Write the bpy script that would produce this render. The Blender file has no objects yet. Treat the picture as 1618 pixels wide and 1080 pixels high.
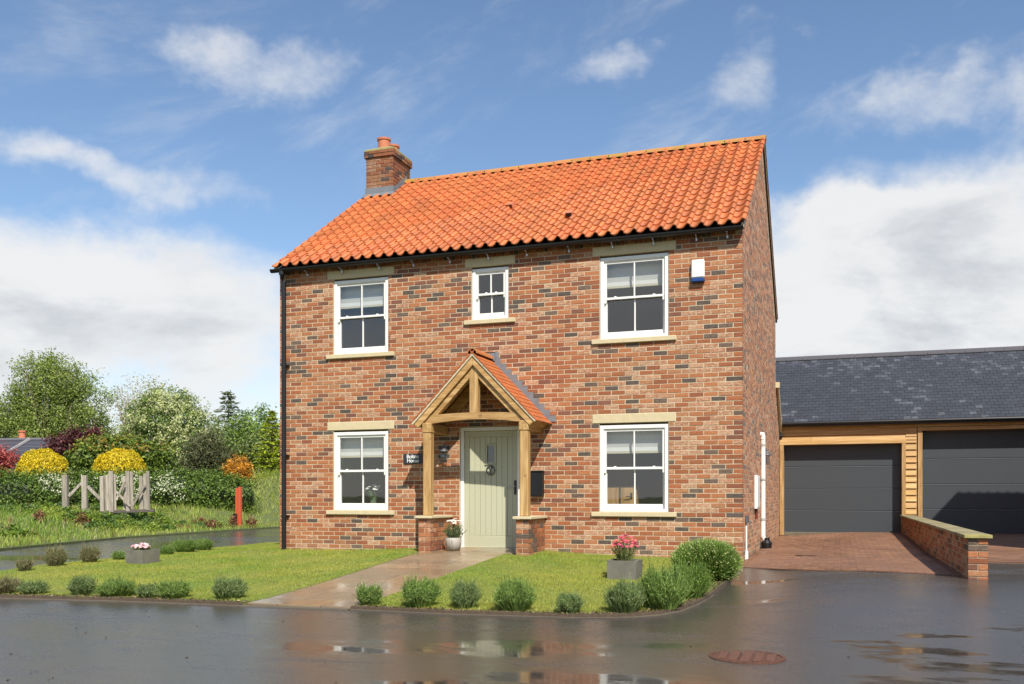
import bpy, math, random
import numpy as np
from mathutils import Vector, Matrix
from mathutils.geometry import delaunay_2d_cdt

random.seed(7)
RNG = np.random.default_rng(7)
R = math.radians
SC = bpy.context.scene
COL = SC.collection

# ------------------------------------------------------------------ camera
YAW = R(19.353)
FPX = 1465.0
CAM = Vector((9.616, -14.581, 1.01))
cd = bpy.data.cameras.new('camera')
cd.sensor_fit = 'HORIZONTAL'; cd.sensor_width = 36.0
cd.lens = 36.0 * FPX / 1618.0
cd.shift_y = (783.0 - 540.0) / 1618.0
cd.clip_start = 0.1; cd.clip_end = 2000
co = bpy.data.objects.new('camera', cd); COL.objects.link(co)
co.location = CAM; co.rotation_euler = (R(90), 0, YAW)
SC.camera = co
# axes of the ground plan seen from the camera, for placing far things at a chosen distance
RX = Vector((math.cos(YAW), math.sin(YAW), 0)); FX = Vector((-math.sin(YAW), math.cos(YAW), 0))
def at(px, py, Z):
    return CAM + Z * (FX + RX * ((px - 809) / FPX)) + Vector((0, 0, -(py - 783) / FPX * Z))

# ------------------------------------------------------------------ light
SUN_EL, SUN_AZ = R(46.5), R(33.0)          # azimuth measured from -Y (house front) towards +X
TO_SUN = Vector((math.sin(SUN_AZ) * math.cos(SUN_EL), -math.cos(SUN_AZ) * math.cos(SUN_EL), math.sin(SUN_EL)))
sd = bpy.data.lights.new('sun', 'SUN'); sd.energy = 5.0; sd.angle = R(0.55); sd.color = (1.0, 0.94, 0.85)
so = bpy.data.objects.new('sun', sd); COL.objects.link(so)
so.rotation_euler = TO_SUN.to_track_quat('Z', 'Y').to_euler()
so.location = (20, -25, 30)

W_ = bpy.data.worlds.new('World'); SC.world = W_; W_.use_nodes = True
SKY_STRENGTH = 0.072
def build_world():
    nt = W_.node_tree; N = nt.nodes; L = nt.links
    N.clear()
    out = N.new('ShaderNodeOutputWorld'); bg = N.new('ShaderNodeBackground')
    bg.inputs['Strength'].default_value = SKY_STRENGTH
    L.new(bg.outputs[0], out.inputs[0])
    sky = N.new('ShaderNodeTexSky'); sky.sky_type = 'NISHITA'; sky.sun_disc = False
    sky.sun_elevation = SUN_EL; sky.sun_rotation = math.pi - SUN_AZ
    sky.air_density = 1.0; sky.dust_density = 0.4; sky.ozone_density = 2.0; sky.altitude = 50
    tc = N.new('ShaderNodeTexCoord')
    rot = N.new('ShaderNodeVectorRotate'); rot.rotation_type = 'Z_AXIS'; rot.inputs['Angle'].default_value = -YAW
    L.new(tc.outputs['Generated'], rot.inputs['Vector'])
    sep = N.new('ShaderNodeSeparateXYZ'); L.new(rot.outputs[0], sep.inputs[0])
    def math_(op, a, b=None, clamp=False):
        n = N.new('ShaderNodeMath'); n.operation = op; n.use_clamp = clamp
        for i, v in enumerate((a, b)):
            if v is None: continue
            if isinstance(v, (int, float)): n.inputs[i].default_value = v
            else: L.new(v, n.inputs[i])
        return n.outputs[0]
    def mapr(v, a, b, c=0.0, d=1.0, smooth=True):
        n = N.new('ShaderNodeMapRange'); n.interpolation_type = 'SMOOTHSTEP' if smooth else 'LINEAR'
        L.new(v, n.inputs[0]); n.inputs[1].default_value = a; n.inputs[2].default_value = b
        n.inputs[3].default_value = c; n.inputs[4].default_value = d
        return n.outputs[0]
    X, Y, Zc = sep.outputs
    # the cloud layer: a flat sheet overhead seen in perspective
    zz = math_('ADD', math_('MAXIMUM', Zc, 0.0), 0.22)
    u = math_('DIVIDE', X, zz); v = math_('DIVIDE', Y, zz)
    cmb = N.new('ShaderNodeCombineXYZ'); L.new(u, cmb.inputs[0]); L.new(v, cmb.inputs[1])
    def noise(vec, scale, detail, rough, dist=0.0, off=(0, 0, 0), sc=(1, 1, 1)):
        mp = N.new('ShaderNodeMapping'); L.new(vec, mp.inputs[0])
        mp.inputs['Location'].default_value = off; mp.inputs['Scale'].default_value = sc
        n = N.new('ShaderNodeTexNoise'); L.new(mp.outputs[0], n.inputs['Vector'])
        n.inputs['Scale'].default_value = scale; n.inputs['Detail'].default_value = detail
        n.inputs['Roughness'].default_value = rough; n.inputs['Distortion'].default_value = dist
        return n.outputs['Fac']
    wisp = noise(cmb.outputs[0], 1.5, 8, 0.55, 0.5, (3.1, 1.7, 0), (0.8, 1.5, 1))
    fine = noise(rot.outputs[0], 7.0, 7, 0.62, 0.25, (1.3, 0.4, 2.2), (1, 1, 1.5))
    puff = noise(rot.outputs[0], 3.2, 8, 0.6, 0.15, (0.3, 5.4, 2.0), (1, 1, 1.9))
    wx = noise(rot.outputs[0], 5.5, 5, 0.6, 0.0, (7.7, 2.0, 1.0)); wz = noise(rot.outputs[0], 6.5, 5, 0.6, 0.0, (1.7, 8.0, 4.0))
    Xw = math_('ADD', X, math_('MULTIPLY', math_('SUBTRACT', wx, 0.5), 0.16)); Zw = math_('ADD', Zc, math_('MULTIPLY', math_('SUBTRACT', wz, 0.5), 0.11))
    # individual clouds, each a soft ragged region of the sky: (right, up, half width, half height, weight)
    def region(px, py, hw, hh, wgt):
        d = Vector(((px - 809) / FPX, 1.0, -(py - 783) / FPX)); k = d.length
        cxn, czn = d.x / k, d.z / k
        a = math_('DIVIDE', math_('SUBTRACT', Xw, cxn), hw / FPX / k)
        b = math_('DIVIDE', math_('SUBTRACT', Zw, czn), hh / FPX / k)
        r2 = math_('ADD', math_('MULTIPLY', a, a), math_('MULTIPLY', b, b))
        return math_('MULTIPLY', mapr(math_('SQRT', r2), 1.3, 0.1), wgt)
    regs = [(405, 112, 185, 88, .46), (645, 110, 80, 60, .22), (985, 88, 95, 45, .28), (880, 125, 200, 60, .16),
            (1185, 90, 70, 90, .22), (1300, 165, 340, 66, .26), (1560, 110, 200, 80, .26), (300, 285, 300, 50, .26),
            (120, 245, 90, 40, .16), (60, 470, 420, 130, .36), (1480, 440, 420, 190, .44), (1420, 270, 300, 90, .24), (1340, 325, 110, 34, .22), (1520, 335, 90, 40, .22), (1280, 40, 50, 22, .2)]
    acc = None
    for r in regs:
        q = region(*r); acc = q if acc is None else math_('ADD', acc, q)
    low = mapr(Zc, 0.36, 0.12, 0.0, 0.50)                   # cloud thickens towards the horizon all the way round
    dens = math_('ADD', math_('ADD', math_('MULTIPLY', puff, 0.8), math_('MULTIPLY', fine, 0.6)), math_('MULTIPLY', wisp, 0.3))
    cov = math_('ADD', math_('ADD', acc, low), math_('SUBTRACT', dens, 1.12))
    r2d = N.new('ShaderNodeVectorRotate'); r2d.rotation_type = 'Y_AXIS'; r2d.inputs['Angle'].default_value = R(24); L.new(rot.outputs[0], r2d.inputs['Vector'])
    streak = noise(r2d.outputs[0], 2.6, 8, 0.62, 0.6, (2.2, 0.7, 5.1), (0.9, 0.9, 3.6))     # combed-out high cloud
    thin = math_('MULTIPLY', mapr(math_('ADD', streak, math_('MULTIPLY', fine, 0.25)), 0.62, 0.92, 0.0, 0.46), mapr(Zc, 0.16, 0.34, 0.3, 1.0))
    mask = math_('MAXIMUM', mapr(cov, -0.06, 0.34, 0.0, 0.95), thin)
    # thick parts of a cloud are greyer underneath
    shade = noise(rot.outputs[0], 4.6, 6, 0.6, 0.2, (4.0, 1.0, 0.75), (1, 1, 2.3))
    thick = math_('MULTIPLY', mapr(shade, 0.46, 0.70), mapr(cov, 0.08, 0.55))
    grey = N.new('ShaderNodeMixRGB'); L.new(thick, grey.inputs[0])
    grey.inputs[1].default_value = (10.0, 10.0, 10.0, 1); grey.inputs[2].default_value = (6.9, 7.15, 7.5, 1)
    hs = N.new('ShaderNodeHueSaturation'); hs.inputs['Saturation'].default_value = 1.04; hs.inputs['Value'].default_value = 1.72
    L.new(sky.outputs[0], hs.inputs['Color'])
    mix = N.new('ShaderNodeMixRGB'); L.new(mask, mix.inputs[0]); L.new(hs.outputs[0], mix.inputs[1]); L.new(grey.outputs[0], mix.inputs[2])
    L.new(mix.outputs[0], bg.inputs['Color'])
build_world()

SC.view_settings.view_transform = 'Standard'; SC.view_settings.look = 'None'
SC.view_settings.exposure = 0.30; SC.view_settings.gamma = 1.0
SC.view_settings.use_curve_mapping = False
SC.render.engine = 'CYCLES'
SC.cycles.use_denoising = True
SC.cycles.max_bounces = 8; SC.cycles.transparent_max_bounces = 12
SC.cycles.caustics_reflective = False; SC.cycles.caustics_refractive = False
SC.cycles.sample_clamp_indirect = 6.0

# ------------------------------------------------------------------ mesh helpers
class MB:
    """collects shapes for ONE mesh; every vertex carries a tint (r, g, b, a)"""
    def __init__(s): s.v = []; s.f = []; s.c = []
    def add(s, verts, faces, col=(1, 1, 1, 0)):
        o = len(s.v); s.v += [tuple(p) for p in verts]; s.f += [tuple(i + o for i in f) for f in faces]
        s.c += [tuple(col) if len(col) == 4 else tuple(col) + (0,)] * len(verts)
    def box(s, x0, x1, y0, y1, z0, z1, col=(1, 1, 1, 0), M=None, skip=()):
        p = [(x0, y0, z0), (x1, y0, z0), (x1, y1, z0), (x0, y1, z0), (x0, y0, z1), (x1, y0, z1), (x1, y1, z1), (x0, y1, z1)]
        if M is not None: p = [M @ Vector(q) for q in p]
        F = {'b': (3, 2, 1, 0), 't': (4, 5, 6, 7), 'f': (0, 1, 5, 4), 'r': (1, 2, 6, 5), 'k': (2, 3, 7, 6), 'l': (3, 0, 4, 7)}
        s.add(p, [F[k] for k in F if k not in skip], col)
    def bevbox(s, x0, x1, y0, y1, z0, z1, b=.006, col=(1, 1, 1, 0), M=None):
        """box with chamfered edges"""
        P = []
        for sx in (0, 1):
            for sy in (0, 1):
                for sz in (0, 1):
                    x = (x0, x1)[sx]; y = (y0, y1)[sy]; z = (z0, z1)[sz]
                    dx = b if not sx else -b; dy = b if not sy else -b; dz = b if not sz else -b
                    P += [(x, y + dy, z + dz), (x + dx, y, z + dz), (x + dx, y + dy, z)]
        i = lambda a, b_, c, k: ((a * 2 + b_) * 2 + c) * 3 + k
        F = []
        for a in (0, 1):
            q = [i(a, 0, 0, 0), i(a, 1, 0, 0), i(a, 1, 1, 0), i(a, 0, 1, 0)]; F.append(q if a else q[::-1])
            q = [i(0, a, 0, 1), i(1, a, 0, 1), i(1, a, 1, 1), i(0, a, 1, 1)]; F.append(q[::-1] if a else q)
            q = [i(0, 0, a, 2), i(1, 0, a, 2), i(1, 1, a, 2), i(0, 1, a, 2)]; F.append(q if a else q[::-1])
        for a in (0, 1):
            for b_ in (0, 1):
                F.append([i(a, b_, 0, 0), i(a, b_, 1, 0), i(a, b_, 1, 1), i(a, b_, 0, 1)])
                F.append([i(a, 0, b_, 0), i(a, 1, b_, 0), i(a, 1, b_, 2), i(a, 0, b_, 2)])
                F.append([i(0, a, b_, 1), i(1, a, b_, 1), i(1, a, b_, 2), i(0, a, b_, 2)])
        for a in (0, 1):
            for b_ in (0, 1):
                for c in (0, 1): F.append([i(a, b_, c, 0), i(a, b_, c, 1), i(a, b_, c, 2)])
        if M is not None: P = [M @ Vector(q) for q in P]
        s.add(P, F, col)
    def tube(s, pts, rad, n=8, col=(1, 1, 1, 0), cap=True):
        pts = [Vector(p) for p in pts]; m = len(pts)
        if isinstance(rad, (int, float)): rad = [rad] * m
        V = []
        for k in range(m):
            t = (pts[min(k + 1, m - 1)] - pts[max(k - 1, 0)]).normalized()
            a = t.orthogonal().normalized() if abs(t.z) > .99 else t.cross(Vector((0, 0, 1))).normalized()
            b = t.cross(a).normalized()
            for j in range(n):
                w = 2 * math.pi * j / n
                V.append(pts[k] + rad[k] * (a * math.cos(w) + b * math.sin(w)))
        F = []
        for k in range(m - 1):
            for j in range(n):
                F.append((k * n + j, k * n + (j + 1) % n, (k + 1) * n + (j + 1) % n, (k + 1) * n + j))
        if cap: F.append(tuple(range(n))[::-1]); F.append(tuple((m - 1) * n + j for j in range(n)))
        s.add(V, F, col)
    def lathe(s, prof, c=(0, 0, 0), n=20, col=(1, 1, 1, 0)):
        V = []; F = []
        for r, z in prof:
            for j in range(n):
                w = 2 * math.pi * j / n; V.append((c[0] + r * math.cos(w), c[1] + r * math.sin(w), c[2] + z))
        for k in range(len(prof) - 1):
            for j in range(n):
                F.append((k * n + j, k * n + (j + 1) % n, (k + 1) * n + (j + 1) % n, (k + 1) * n + j))
        F.append(tuple(range(n))[::-1]); F.append(tuple((len(prof) - 1) * n + j for j in range(n)))
        s.add(V, F, col)
    def prism(s, poly, y0, y1, col=(1, 1, 1, 0), M=None):
        """poly of (x, z) extruded along y"""
        n = len(poly)
        V = [(x, y0, z) for x, z in poly] + [(x, y1, z) for x, z in poly]
        if M is not None: V = [M @ Vector(q) for q in V]
        F = [tuple(range(n)), tuple(range(2 * n - 1, n - 1, -1))] + [(j, j + n, (j + 1) % n + n, (j + 1) % n) for j in range(n)]
        s.add(V, F, col)
    def mesh(s, name, mat, smooth=False):
        me = bpy.data.meshes.new(name); me.from_pydata(s.v, [], s.f)
        a = me.color_attributes.new('tint', 'FLOAT_COLOR', 'POINT')
        a.data.foreach_set('color', np.array(s.c, dtype=np.float32).ravel())
        if mat: me.materials.append(mat)
        if smooth: me.polygons.foreach_set('use_smooth', [True] * len(me.polygons))
        me.update(); return me
    def build(s, name, mat, parent=None, smooth=False):
        return put(name, s.mesh(name, mat, smooth), parent)

def put(name, me, parent=None, loc=None):
    o = bpy.data.objects.new(name, me); COL.objects.link(o)
    if parent is not None:
        o.parent = parent
        if parent.get('_root') and loc is None and not parent.get('_local'):
            o.matrix_parent_inverse = Matrix.Translation(-parent.location)
    if loc is not None: o.location = loc
    return o

def np_mesh(name, V, F, col, mat, parent=None, smooth=False):
    """big meshes straight from arrays: V (n,3), F (m,3|4), col (n,4)"""
    me = bpy.data.meshes.new(name)
    V = np.asarray(V, np.float32); F = np.asarray(F, np.int32); k = F.shape[1]
    me.vertices.add(len(V)); me.vertices.foreach_set('co', V.ravel())
    me.loops.add(F.size); me.loops.foreach_set('vertex_index', F.ravel())
    me.polygons.add(len(F)); me.polygons.foreach_set('loop_start', np.arange(0, F.size, k, dtype=np.int32))
    me.polygons.foreach_set('loop_total', np.full(len(F), k, np.int32))
    me.update(calc_edges=True)
    a = me.color_attributes.new('tint', 'FLOAT_COLOR', 'POINT')
    a.data.foreach_set('color', np.asarray(col, np.float32).ravel())
    me.materials.append(mat)
    if smooth: me.polygons.foreach_set('use_smooth', [True] * len(me.polygons))
    return put(name, me, parent)

def root(name, loc, label, cat, group=None, local=False):
    o = bpy.data.objects.new(name, None); COL.objects.link(o); o.location = loc
    o.empty_display_size = .2
    o['label'] = label; o['category'] = cat
    if group: o['group'] = group
    o['_root'] = 1
    if local: o['_local'] = 1
    return o
def tag(o, label, cat, group=None):
    o['label'] = label; o['category'] = cat
    if group: o['group'] = group
    return o
def struct(o, kind='structure'):
    o['kind'] = kind; return o

# ------------------------------------------------------------------ materials
def mat(name, build):
    m = bpy.data.materials.new(name); m.use_nodes = True
    nt = m.node_tree; nt.nodes.clear()
    out = nt.nodes.new('ShaderNodeOutputMaterial')
    class K: pass
    k = K(); k.nt = nt; k.N = nt.nodes; k.L = nt.links
    def setin(inp, v):
        if hasattr(v, 'is_output') or isinstance(v, bpy.types.NodeSocket): k.L.new(v, inp)
        elif isinstance(v, (tuple, list)) and len(v) == 3 and inp.type == 'RGBA': inp.default_value = (*v, 1)
        else: inp.default_value = v
    def noise(scale=5, detail=4, rough=.55, vec=None, sc=None, dist=0.0, rot=None):
        n = k.N.new('ShaderNodeTexNoise'); n.inputs['Scale'].default_value = scale; n.inputs['Detail'].default_value = detail
        n.inputs['Roughness'].default_value = rough; n.inputs['Distortion'].default_value = dist
        vec = vec or k.pos
        if sc or rot:
            mp = k.N.new('ShaderNodeMapping'); k.L.new(vec, mp.inputs[0])
            if sc: mp.inputs['Scale'].default_value = sc
            if rot: mp.inputs['Rotation'].default_value = rot
            vec = mp.outputs[0]
        k.L.new(vec, n.inputs['Vector']); return n.outputs['Fac']
    def mr(v, a, b, c=0.0, d=1.0, smooth=True):
        n = k.N.new('ShaderNodeMapRange'); n.interpolation_type = 'SMOOTHSTEP' if smooth else 'LINEAR'
        k.L.new(v, n.inputs[0])
        for i, x in enumerate((a, b, c, d)): n.inputs[i + 1].default_value = x
        return n.outputs[0]
    def mix(f, a, b, mode='MIX'):
        n = k.N.new('ShaderNodeMixRGB'); n.blend_type = mode
        setin(n.inputs[0], f); setin(n.inputs[1], a); setin(n.inputs[2], b); return n.outputs[0]
    def mth(op, a, b=0.0):
        n = k.N.new('ShaderNodeMath'); n.operation = op; setin(n.inputs[0], a); setin(n.inputs[1], b); return n.outputs[0]
    def bump(h, strength=.3, dist=.01):
        n = k.N.new('ShaderNodeBump'); n.inputs['Strength'].default_value = strength; n.inputs['Distance'].default_value = dist
        setin(n.inputs['Height'], h); return n.outputs[0]
    def bsdf(**kw):
        n = k.N.new('ShaderNodeBsdfPrincipled')
        for a, v in kw.items(): setin(n.inputs[a.replace('_', ' ')], v)
        return n.outputs[0]
    geo = k.N.new('ShaderNodeNewGeometry'); k.pos = geo.outputs['Position']; k.geo = geo
    at_ = k.N.new('ShaderNodeAttribute'); at_.attribute_name = 'tint'; k.tint = at_.outputs['Color']; k.alpha = at_.outputs['Alpha']
    k.noise, k.mr, k.mix, k.mth, k.bump, k.bsdf, k.setin = noise, mr, mix, mth, bump, bsdf, setin
    k.L.new(build(k), out.inputs['Surface'])
    return m

def m_brick(k):
    n1 = k.noise(38, 5, .65); n2 = k.noise(9, 3, .5)
    base = k.mix(1.0, k.tint, k.mix(n1, (.60, .58, .56), (1.36, 1.40, 1.42)), 'MULTIPLY')
    sm = k.noise(20, 6, .7, sc=(.8, .8, 2.3), dist=.7)
    f = k.mth('MULTIPLY', k.mr(sm, .46, .60), k.mth('MULTIPLY', k.alpha, .85))
    base = k.mix(f, base, (.53, .38, .235))
    base = k.mix(k.mr(n2, .55, .85, 0, .16), base, (.30, .22, .17))
    sz = k.N.new('ShaderNodeSeparateXYZ'); k.L.new(k.pos, sz.inputs[0])      # rain-splash stain low on the wall
    spl = k.mth('MULTIPLY', k.mr(k.mth('ADD', sz.outputs[2], k.mth('MULTIPLY', n2, .35)), .55, .12), k.mr(k.noise(2.3, 4, .6), .35, .7))
    base = k.mix(k.mth('MULTIPLY', spl, .40), base, (.30, .25, .16))
    return k.bsdf(Base_Color=base, Roughness=.86, Normal=k.bump(n1, .6, .008))
M_BRICK = mat('brick', m_brick)
def m_mortar(k):
    n = k.noise(60, 4, .6); n2 = k.noise(1.2, 3, .5)
    return k.bsdf(Base_Color=k.mix(n, k.mix(n2, (.44, .35, .22), (.52, .42, .28)), (.58, .48, .33)), Roughness=.95, Normal=k.bump(n, .5, .006))
M_MORTAR = mat('mortar', m_mortar)
def m_brickwall(k):   # walls nobody sees closely: bricks as a procedural texture
    b = k.N.new('ShaderNodeTexBrick'); mp = k.N.new('ShaderNodeMapping')
    sx = k.N.new('ShaderNodeSeparateXYZ'); k.L.new(k.pos, sx.inputs[0])
    c = k.N.new('ShaderNodeCombineXYZ'); k.L.new(k.mth('ADD', sx.outputs[0], sx.outputs[1]), c.inputs[0]); k.L.new(sx.outputs[2], c.inputs[1])
    k.L.new(c.outputs[0], b.inputs['Vector']); b.inputs['Scale'].default_value = 1
    b.inputs['Brick Width'].default_value = .225; b.inputs['Row Height'].default_value = .075; b.inputs['Mortar Size'].default_value = .006
    b.inputs['Color1'].default_value = (.42, .15, .08, 1); b.inputs['Color2'].default_value = (.25, .11, .07, 1); b.inputs['Mortar'].default_value = (.5, .42, .3, 1)
    return k.bsdf(Base_Color=k.mix(k.noise(12, 4), b.outputs[0], (.5, .3, .2), 'OVERLAY'), Roughness=.9)
M_BRICKWALL = mat('brickwork', m_brickwall)
def m_pantile(k):
    n1 = k.noise(24, 4, .6); n2 = k.noise(2.6, 4, .55)
    base = k.mix(1.0, k.tint, k.mix(n1, (.78, .78, .78), (1.2, 1.2, 1.2)), 'MULTIPLY')
    base = k.mix(k.mr(n2, .50, .8, 0, .45), base, (.27, .095, .04)); base = k.mix(k.mr(k.noise(11, 5, .7), .62, .74, 0, .5), base, (.24, .15, .07))
    lich = k.noise(5, 6, .7, dist=.5)
    base = k.mix(k.mth('MULTIPLY', k.mr(lich, .42, .58), k.alpha), base, (.34, .235, .03))
    return k.bsdf(Base_Color=base, Roughness=.62, Normal=k.bump(n1, .25, .004))
M_PANTILE = mat('clay_tile', m_pantile)
def m_slate(k):
    n1 = k.noise(40, 4, .6); n2 = k.noise(13, 5, .6, sc=(1, 1, 2))
    base = k.mix(n1, k.tint, k.mix(.5, k.tint, (.08, .085, .1)))
    f = k.mth('MULTIPLY', k.mr(n2, .40, .52), k.alpha)
    base = k.mix(f, base, (.115, .122, .138))
    return k.bsdf(Base_Color=base, Roughness=.6, Normal=k.bump(n1, .3, .004))
M_SLATE = mat('slate_tile', m_slate)
def oak(k, sc, c1=(.30, .165, .055), c2=(.47, .285, .105), c3=(.58, .39, .17)):
    g = k.noise(6, 5, .6, sc=sc, dist=.6); h = k.noise(2.2, 3, .5, sc=sc)
    base = k.mix(k.mr(g, .3, .7), c1, c2); base = k.mix(k.mr(h, .4, .75), base, c3)
    kn = k.noise(5, 2, .5, sc=(1.5, 1.5, 1.5)); base = k.mix(k.mr(kn, .70, .78, 0, .7), base, (.20, .10, .035))
    base = k.mix(1.0, base, k.tint, 'MULTIPLY')
    return k.bsdf(Base_Color=base, Roughness=.62, Normal=k.bump(g, .25, .004))
M_OAKV = mat('oak_vertical', lambda k: oak(k, (9, 9, .7)))
M_OAKX = mat('oak_across', lambda k: oak(k, (.7, 9, 9)))
M_OAKY = mat('oak_lengthways', lambda k: oak(k, (9, .7, 9)))
M_CLAD = mat('weatherboard_timber', lambda k: oak(k, (.5, 9, 14), (.42, .235, .075), (.56, .355, .13), (.66, .46, .21)))
M_WEATHERED = mat('weathered_timber', lambda k: oak(k, (9, 9, .8), (.20, .17, .13), (.33, .29, .23), (.42, .38, .31)))
def plain(name, col, rough=.5, metal=0.0, var=.12, scale=12, bump=.0, spec=.5):
    def f(k):
        n = k.noise(scale, 4, .55)
        b = k.mix(n, tuple(c * (1 - var) for c in col), tuple(min(1, c * (1 + var)) for c in col))
        kw = dict(Base_Color=k.mix(1.0, b, k.tint, 'MULTIPLY'), Roughness=rough, Metallic=metal)
        if bump: kw['Normal'] = k.bump(n, bump, .006)
        kw['Specular_IOR_Level'] = spec
        return k.bsdf(**kw)
    return mat(name, f)
M_WHITE = plain('white_paint', (.79, .78, .735), .38, var=.03)
M_SAGE = plain('sage_paint', (.47, .47, .325), .42, var=.04, scale=30)
M_STONE = plain('buff_stone', (.56, .47, .29), .85, var=.14, scale=9, bump=.3)
M_BLACK = plain('black_plastic', (.007, .007, .008), .4)
M_LEAD = plain('lead_sheet', (.17, .185, .20), .5, var=.25, scale=7)
M_CONC = plain('weathered_concrete', (.15, .142, .112), .88, var=.45, scale=6, bump=.4)
M_POT = plain('pale_ceramic', (.36, .33, .28), .6, var=.2, scale=20)
M_TERRA = plain('terracotta', (.50, .17, .085), .7, var=.2)
M_GREY = plain('grey_metal', (.13, .135, .14), .45, metal=.4)
M_STEEL = plain('galvanised_steel', (.45, .46, .47), .35, metal=.8)
M_DOORGREY = plain('grey_garage_door', (.046, .054, .061), .5, var=.06, scale=3)
M_ORANGE = plain('orange_red_paint', (.52, .095, .03), .6, var=.2)
M_SIGN = plain('slate_sign', (.022, .027, .034), .45)
M_BLUE = plain('blue_plastic', (.01, .05, .20), .35)
M_INT = plain('plaster', (.74, .69, .58), .9, var=.04)
M_CARPET = plain('carpet', (.22, .18, .14), .95)
M_BLIND = plain('fabric_blind', (.62, .62, .58), .9, var=.06, scale=30)
M_SOIL = plain('soil', (.085, .060, .038), .95, var=.6, scale=25, bump=.8)
M_EDGE = plain('concrete_edging', (.13, .11, .08), .85, var=.3)
M_RUST = plain('rusted_iron', (.11, .047, .026), .55, var=.5, scale=30, bump=.5)
M_BARK = plain('bark', (.14, .105, .075), .9, var=.45, scale=14, bump=.7)
M_FLAUNCH = plain('mossy_mortar', (.30, .28, .11), .95, var=.5, scale=11, bump=.6)
def m_glass(k):
    n = k.noise(1.7, 2, .5)
    gl = k.N.new('ShaderNodeBsdfGlossy'); gl.inputs['Roughness'].default_value = .015
    gl.inputs['Color'].default_value = (.95, .97, 1, 1)
    k.L.new(k.bump(n, .05, .02), gl.inputs['Normal'])
    tr = k.N.new('ShaderNodeBsdfTransparent'); tr.inputs['Color'].default_value = (.86, .88, .88, 1)
    fr = k.N.new('ShaderNodeLayerWeight'); fr.inputs['Blend'].default_value = .5
    fac = k.mth('ADD', k.mth('MULTIPLY', k.mth('POWER', fr.outputs['Facing'], 4.0), .8), .115)   # same from both sides of the pane
    mx = k.N.new('ShaderNodeMixShader'); k.L.new(fac, mx.inputs[0]); k.L.new(tr.outputs[0], mx.inputs[1]); k.L.new(gl.outputs[0], mx.inputs[2])
    return mx.outputs[0]
M_GLASS = mat('window_glass', m_glass)
def m_leaf(k):
    n = k.noise(3.0, 3, .5)
    base = k.mix(1.0, k.tint, k.mix(n, (1.12, 1.12, 1.08), (1.72, 1.72, 1.55)), 'MULTIPLY')
    d = k.bsdf(Base_Color=base, Roughness=.55)
    t = k.N.new('ShaderNodeBsdfTranslucent'); k.L.new(k.mix(1.0, base, (1.1, 1.15, .6), 'MULTIPLY'), t.inputs[0])
    mx = k.N.new('ShaderNodeMixShader'); mx.inputs[0].default_value = .35
    k.L.new(d, mx.inputs[1]); k.L.new(t.outputs[0], mx.inputs[2]); return mx.outputs[0]
M_LEAF = mat('foliage', m_leaf)
def m_petal(k): return k.bsdf(Base_Color=k.tint, Roughness=.6)
M_PETAL = mat('petal', m_petal)
def m_lawn(k):
    n = k.noise(.9, 4, .55); n2 = k.noise(30, 4, .6)
    base = k.mix(n, (.13, .175, .028), (.21, .21, .045)); base = k.mix(k.mr(n2, .5, .8), base, (.09, .075, .035))
    return k.bsdf(Base_Color=base, Roughness=.9, Normal=k.bump(n2, .6, .01))
M_LAWN = mat('lawn_turf', m_lawn)
def m_field(k):
    n = k.noise(.35, 5, .6); n2 = k.noise(9, 5, .6)
    base = k.mix(n, (.07, .11, .028), (.14, .15, .05)); base = k.mix(k.mr(n2, .5, .8), base, (.13, .10, .05))
    return k.bsdf(Base_Color=base, Roughness=.95, Normal=k.bump(n2, .7, .03))
M_FIELD = mat('rough_turf', m_field)
PUDDLES = [(10.1, -6.35, 1.0, .65), (11.0, -5.5, 1.3, .35), (10.5, -7.3, 1.2, .8), (5.6, -7.6, 1.1, .5), (6.9, -7.2, 1.5, .5), (7.7, -8.4, 1.6, .6), (8.75, -4.0, .5, .16), (8.68, -2.4, .45, .15), (8.4, -6.6, .6, .3), (-4.5, -1.2, 1.6, .9), (-5.2, 3.5, .8, 2.2)]
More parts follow.
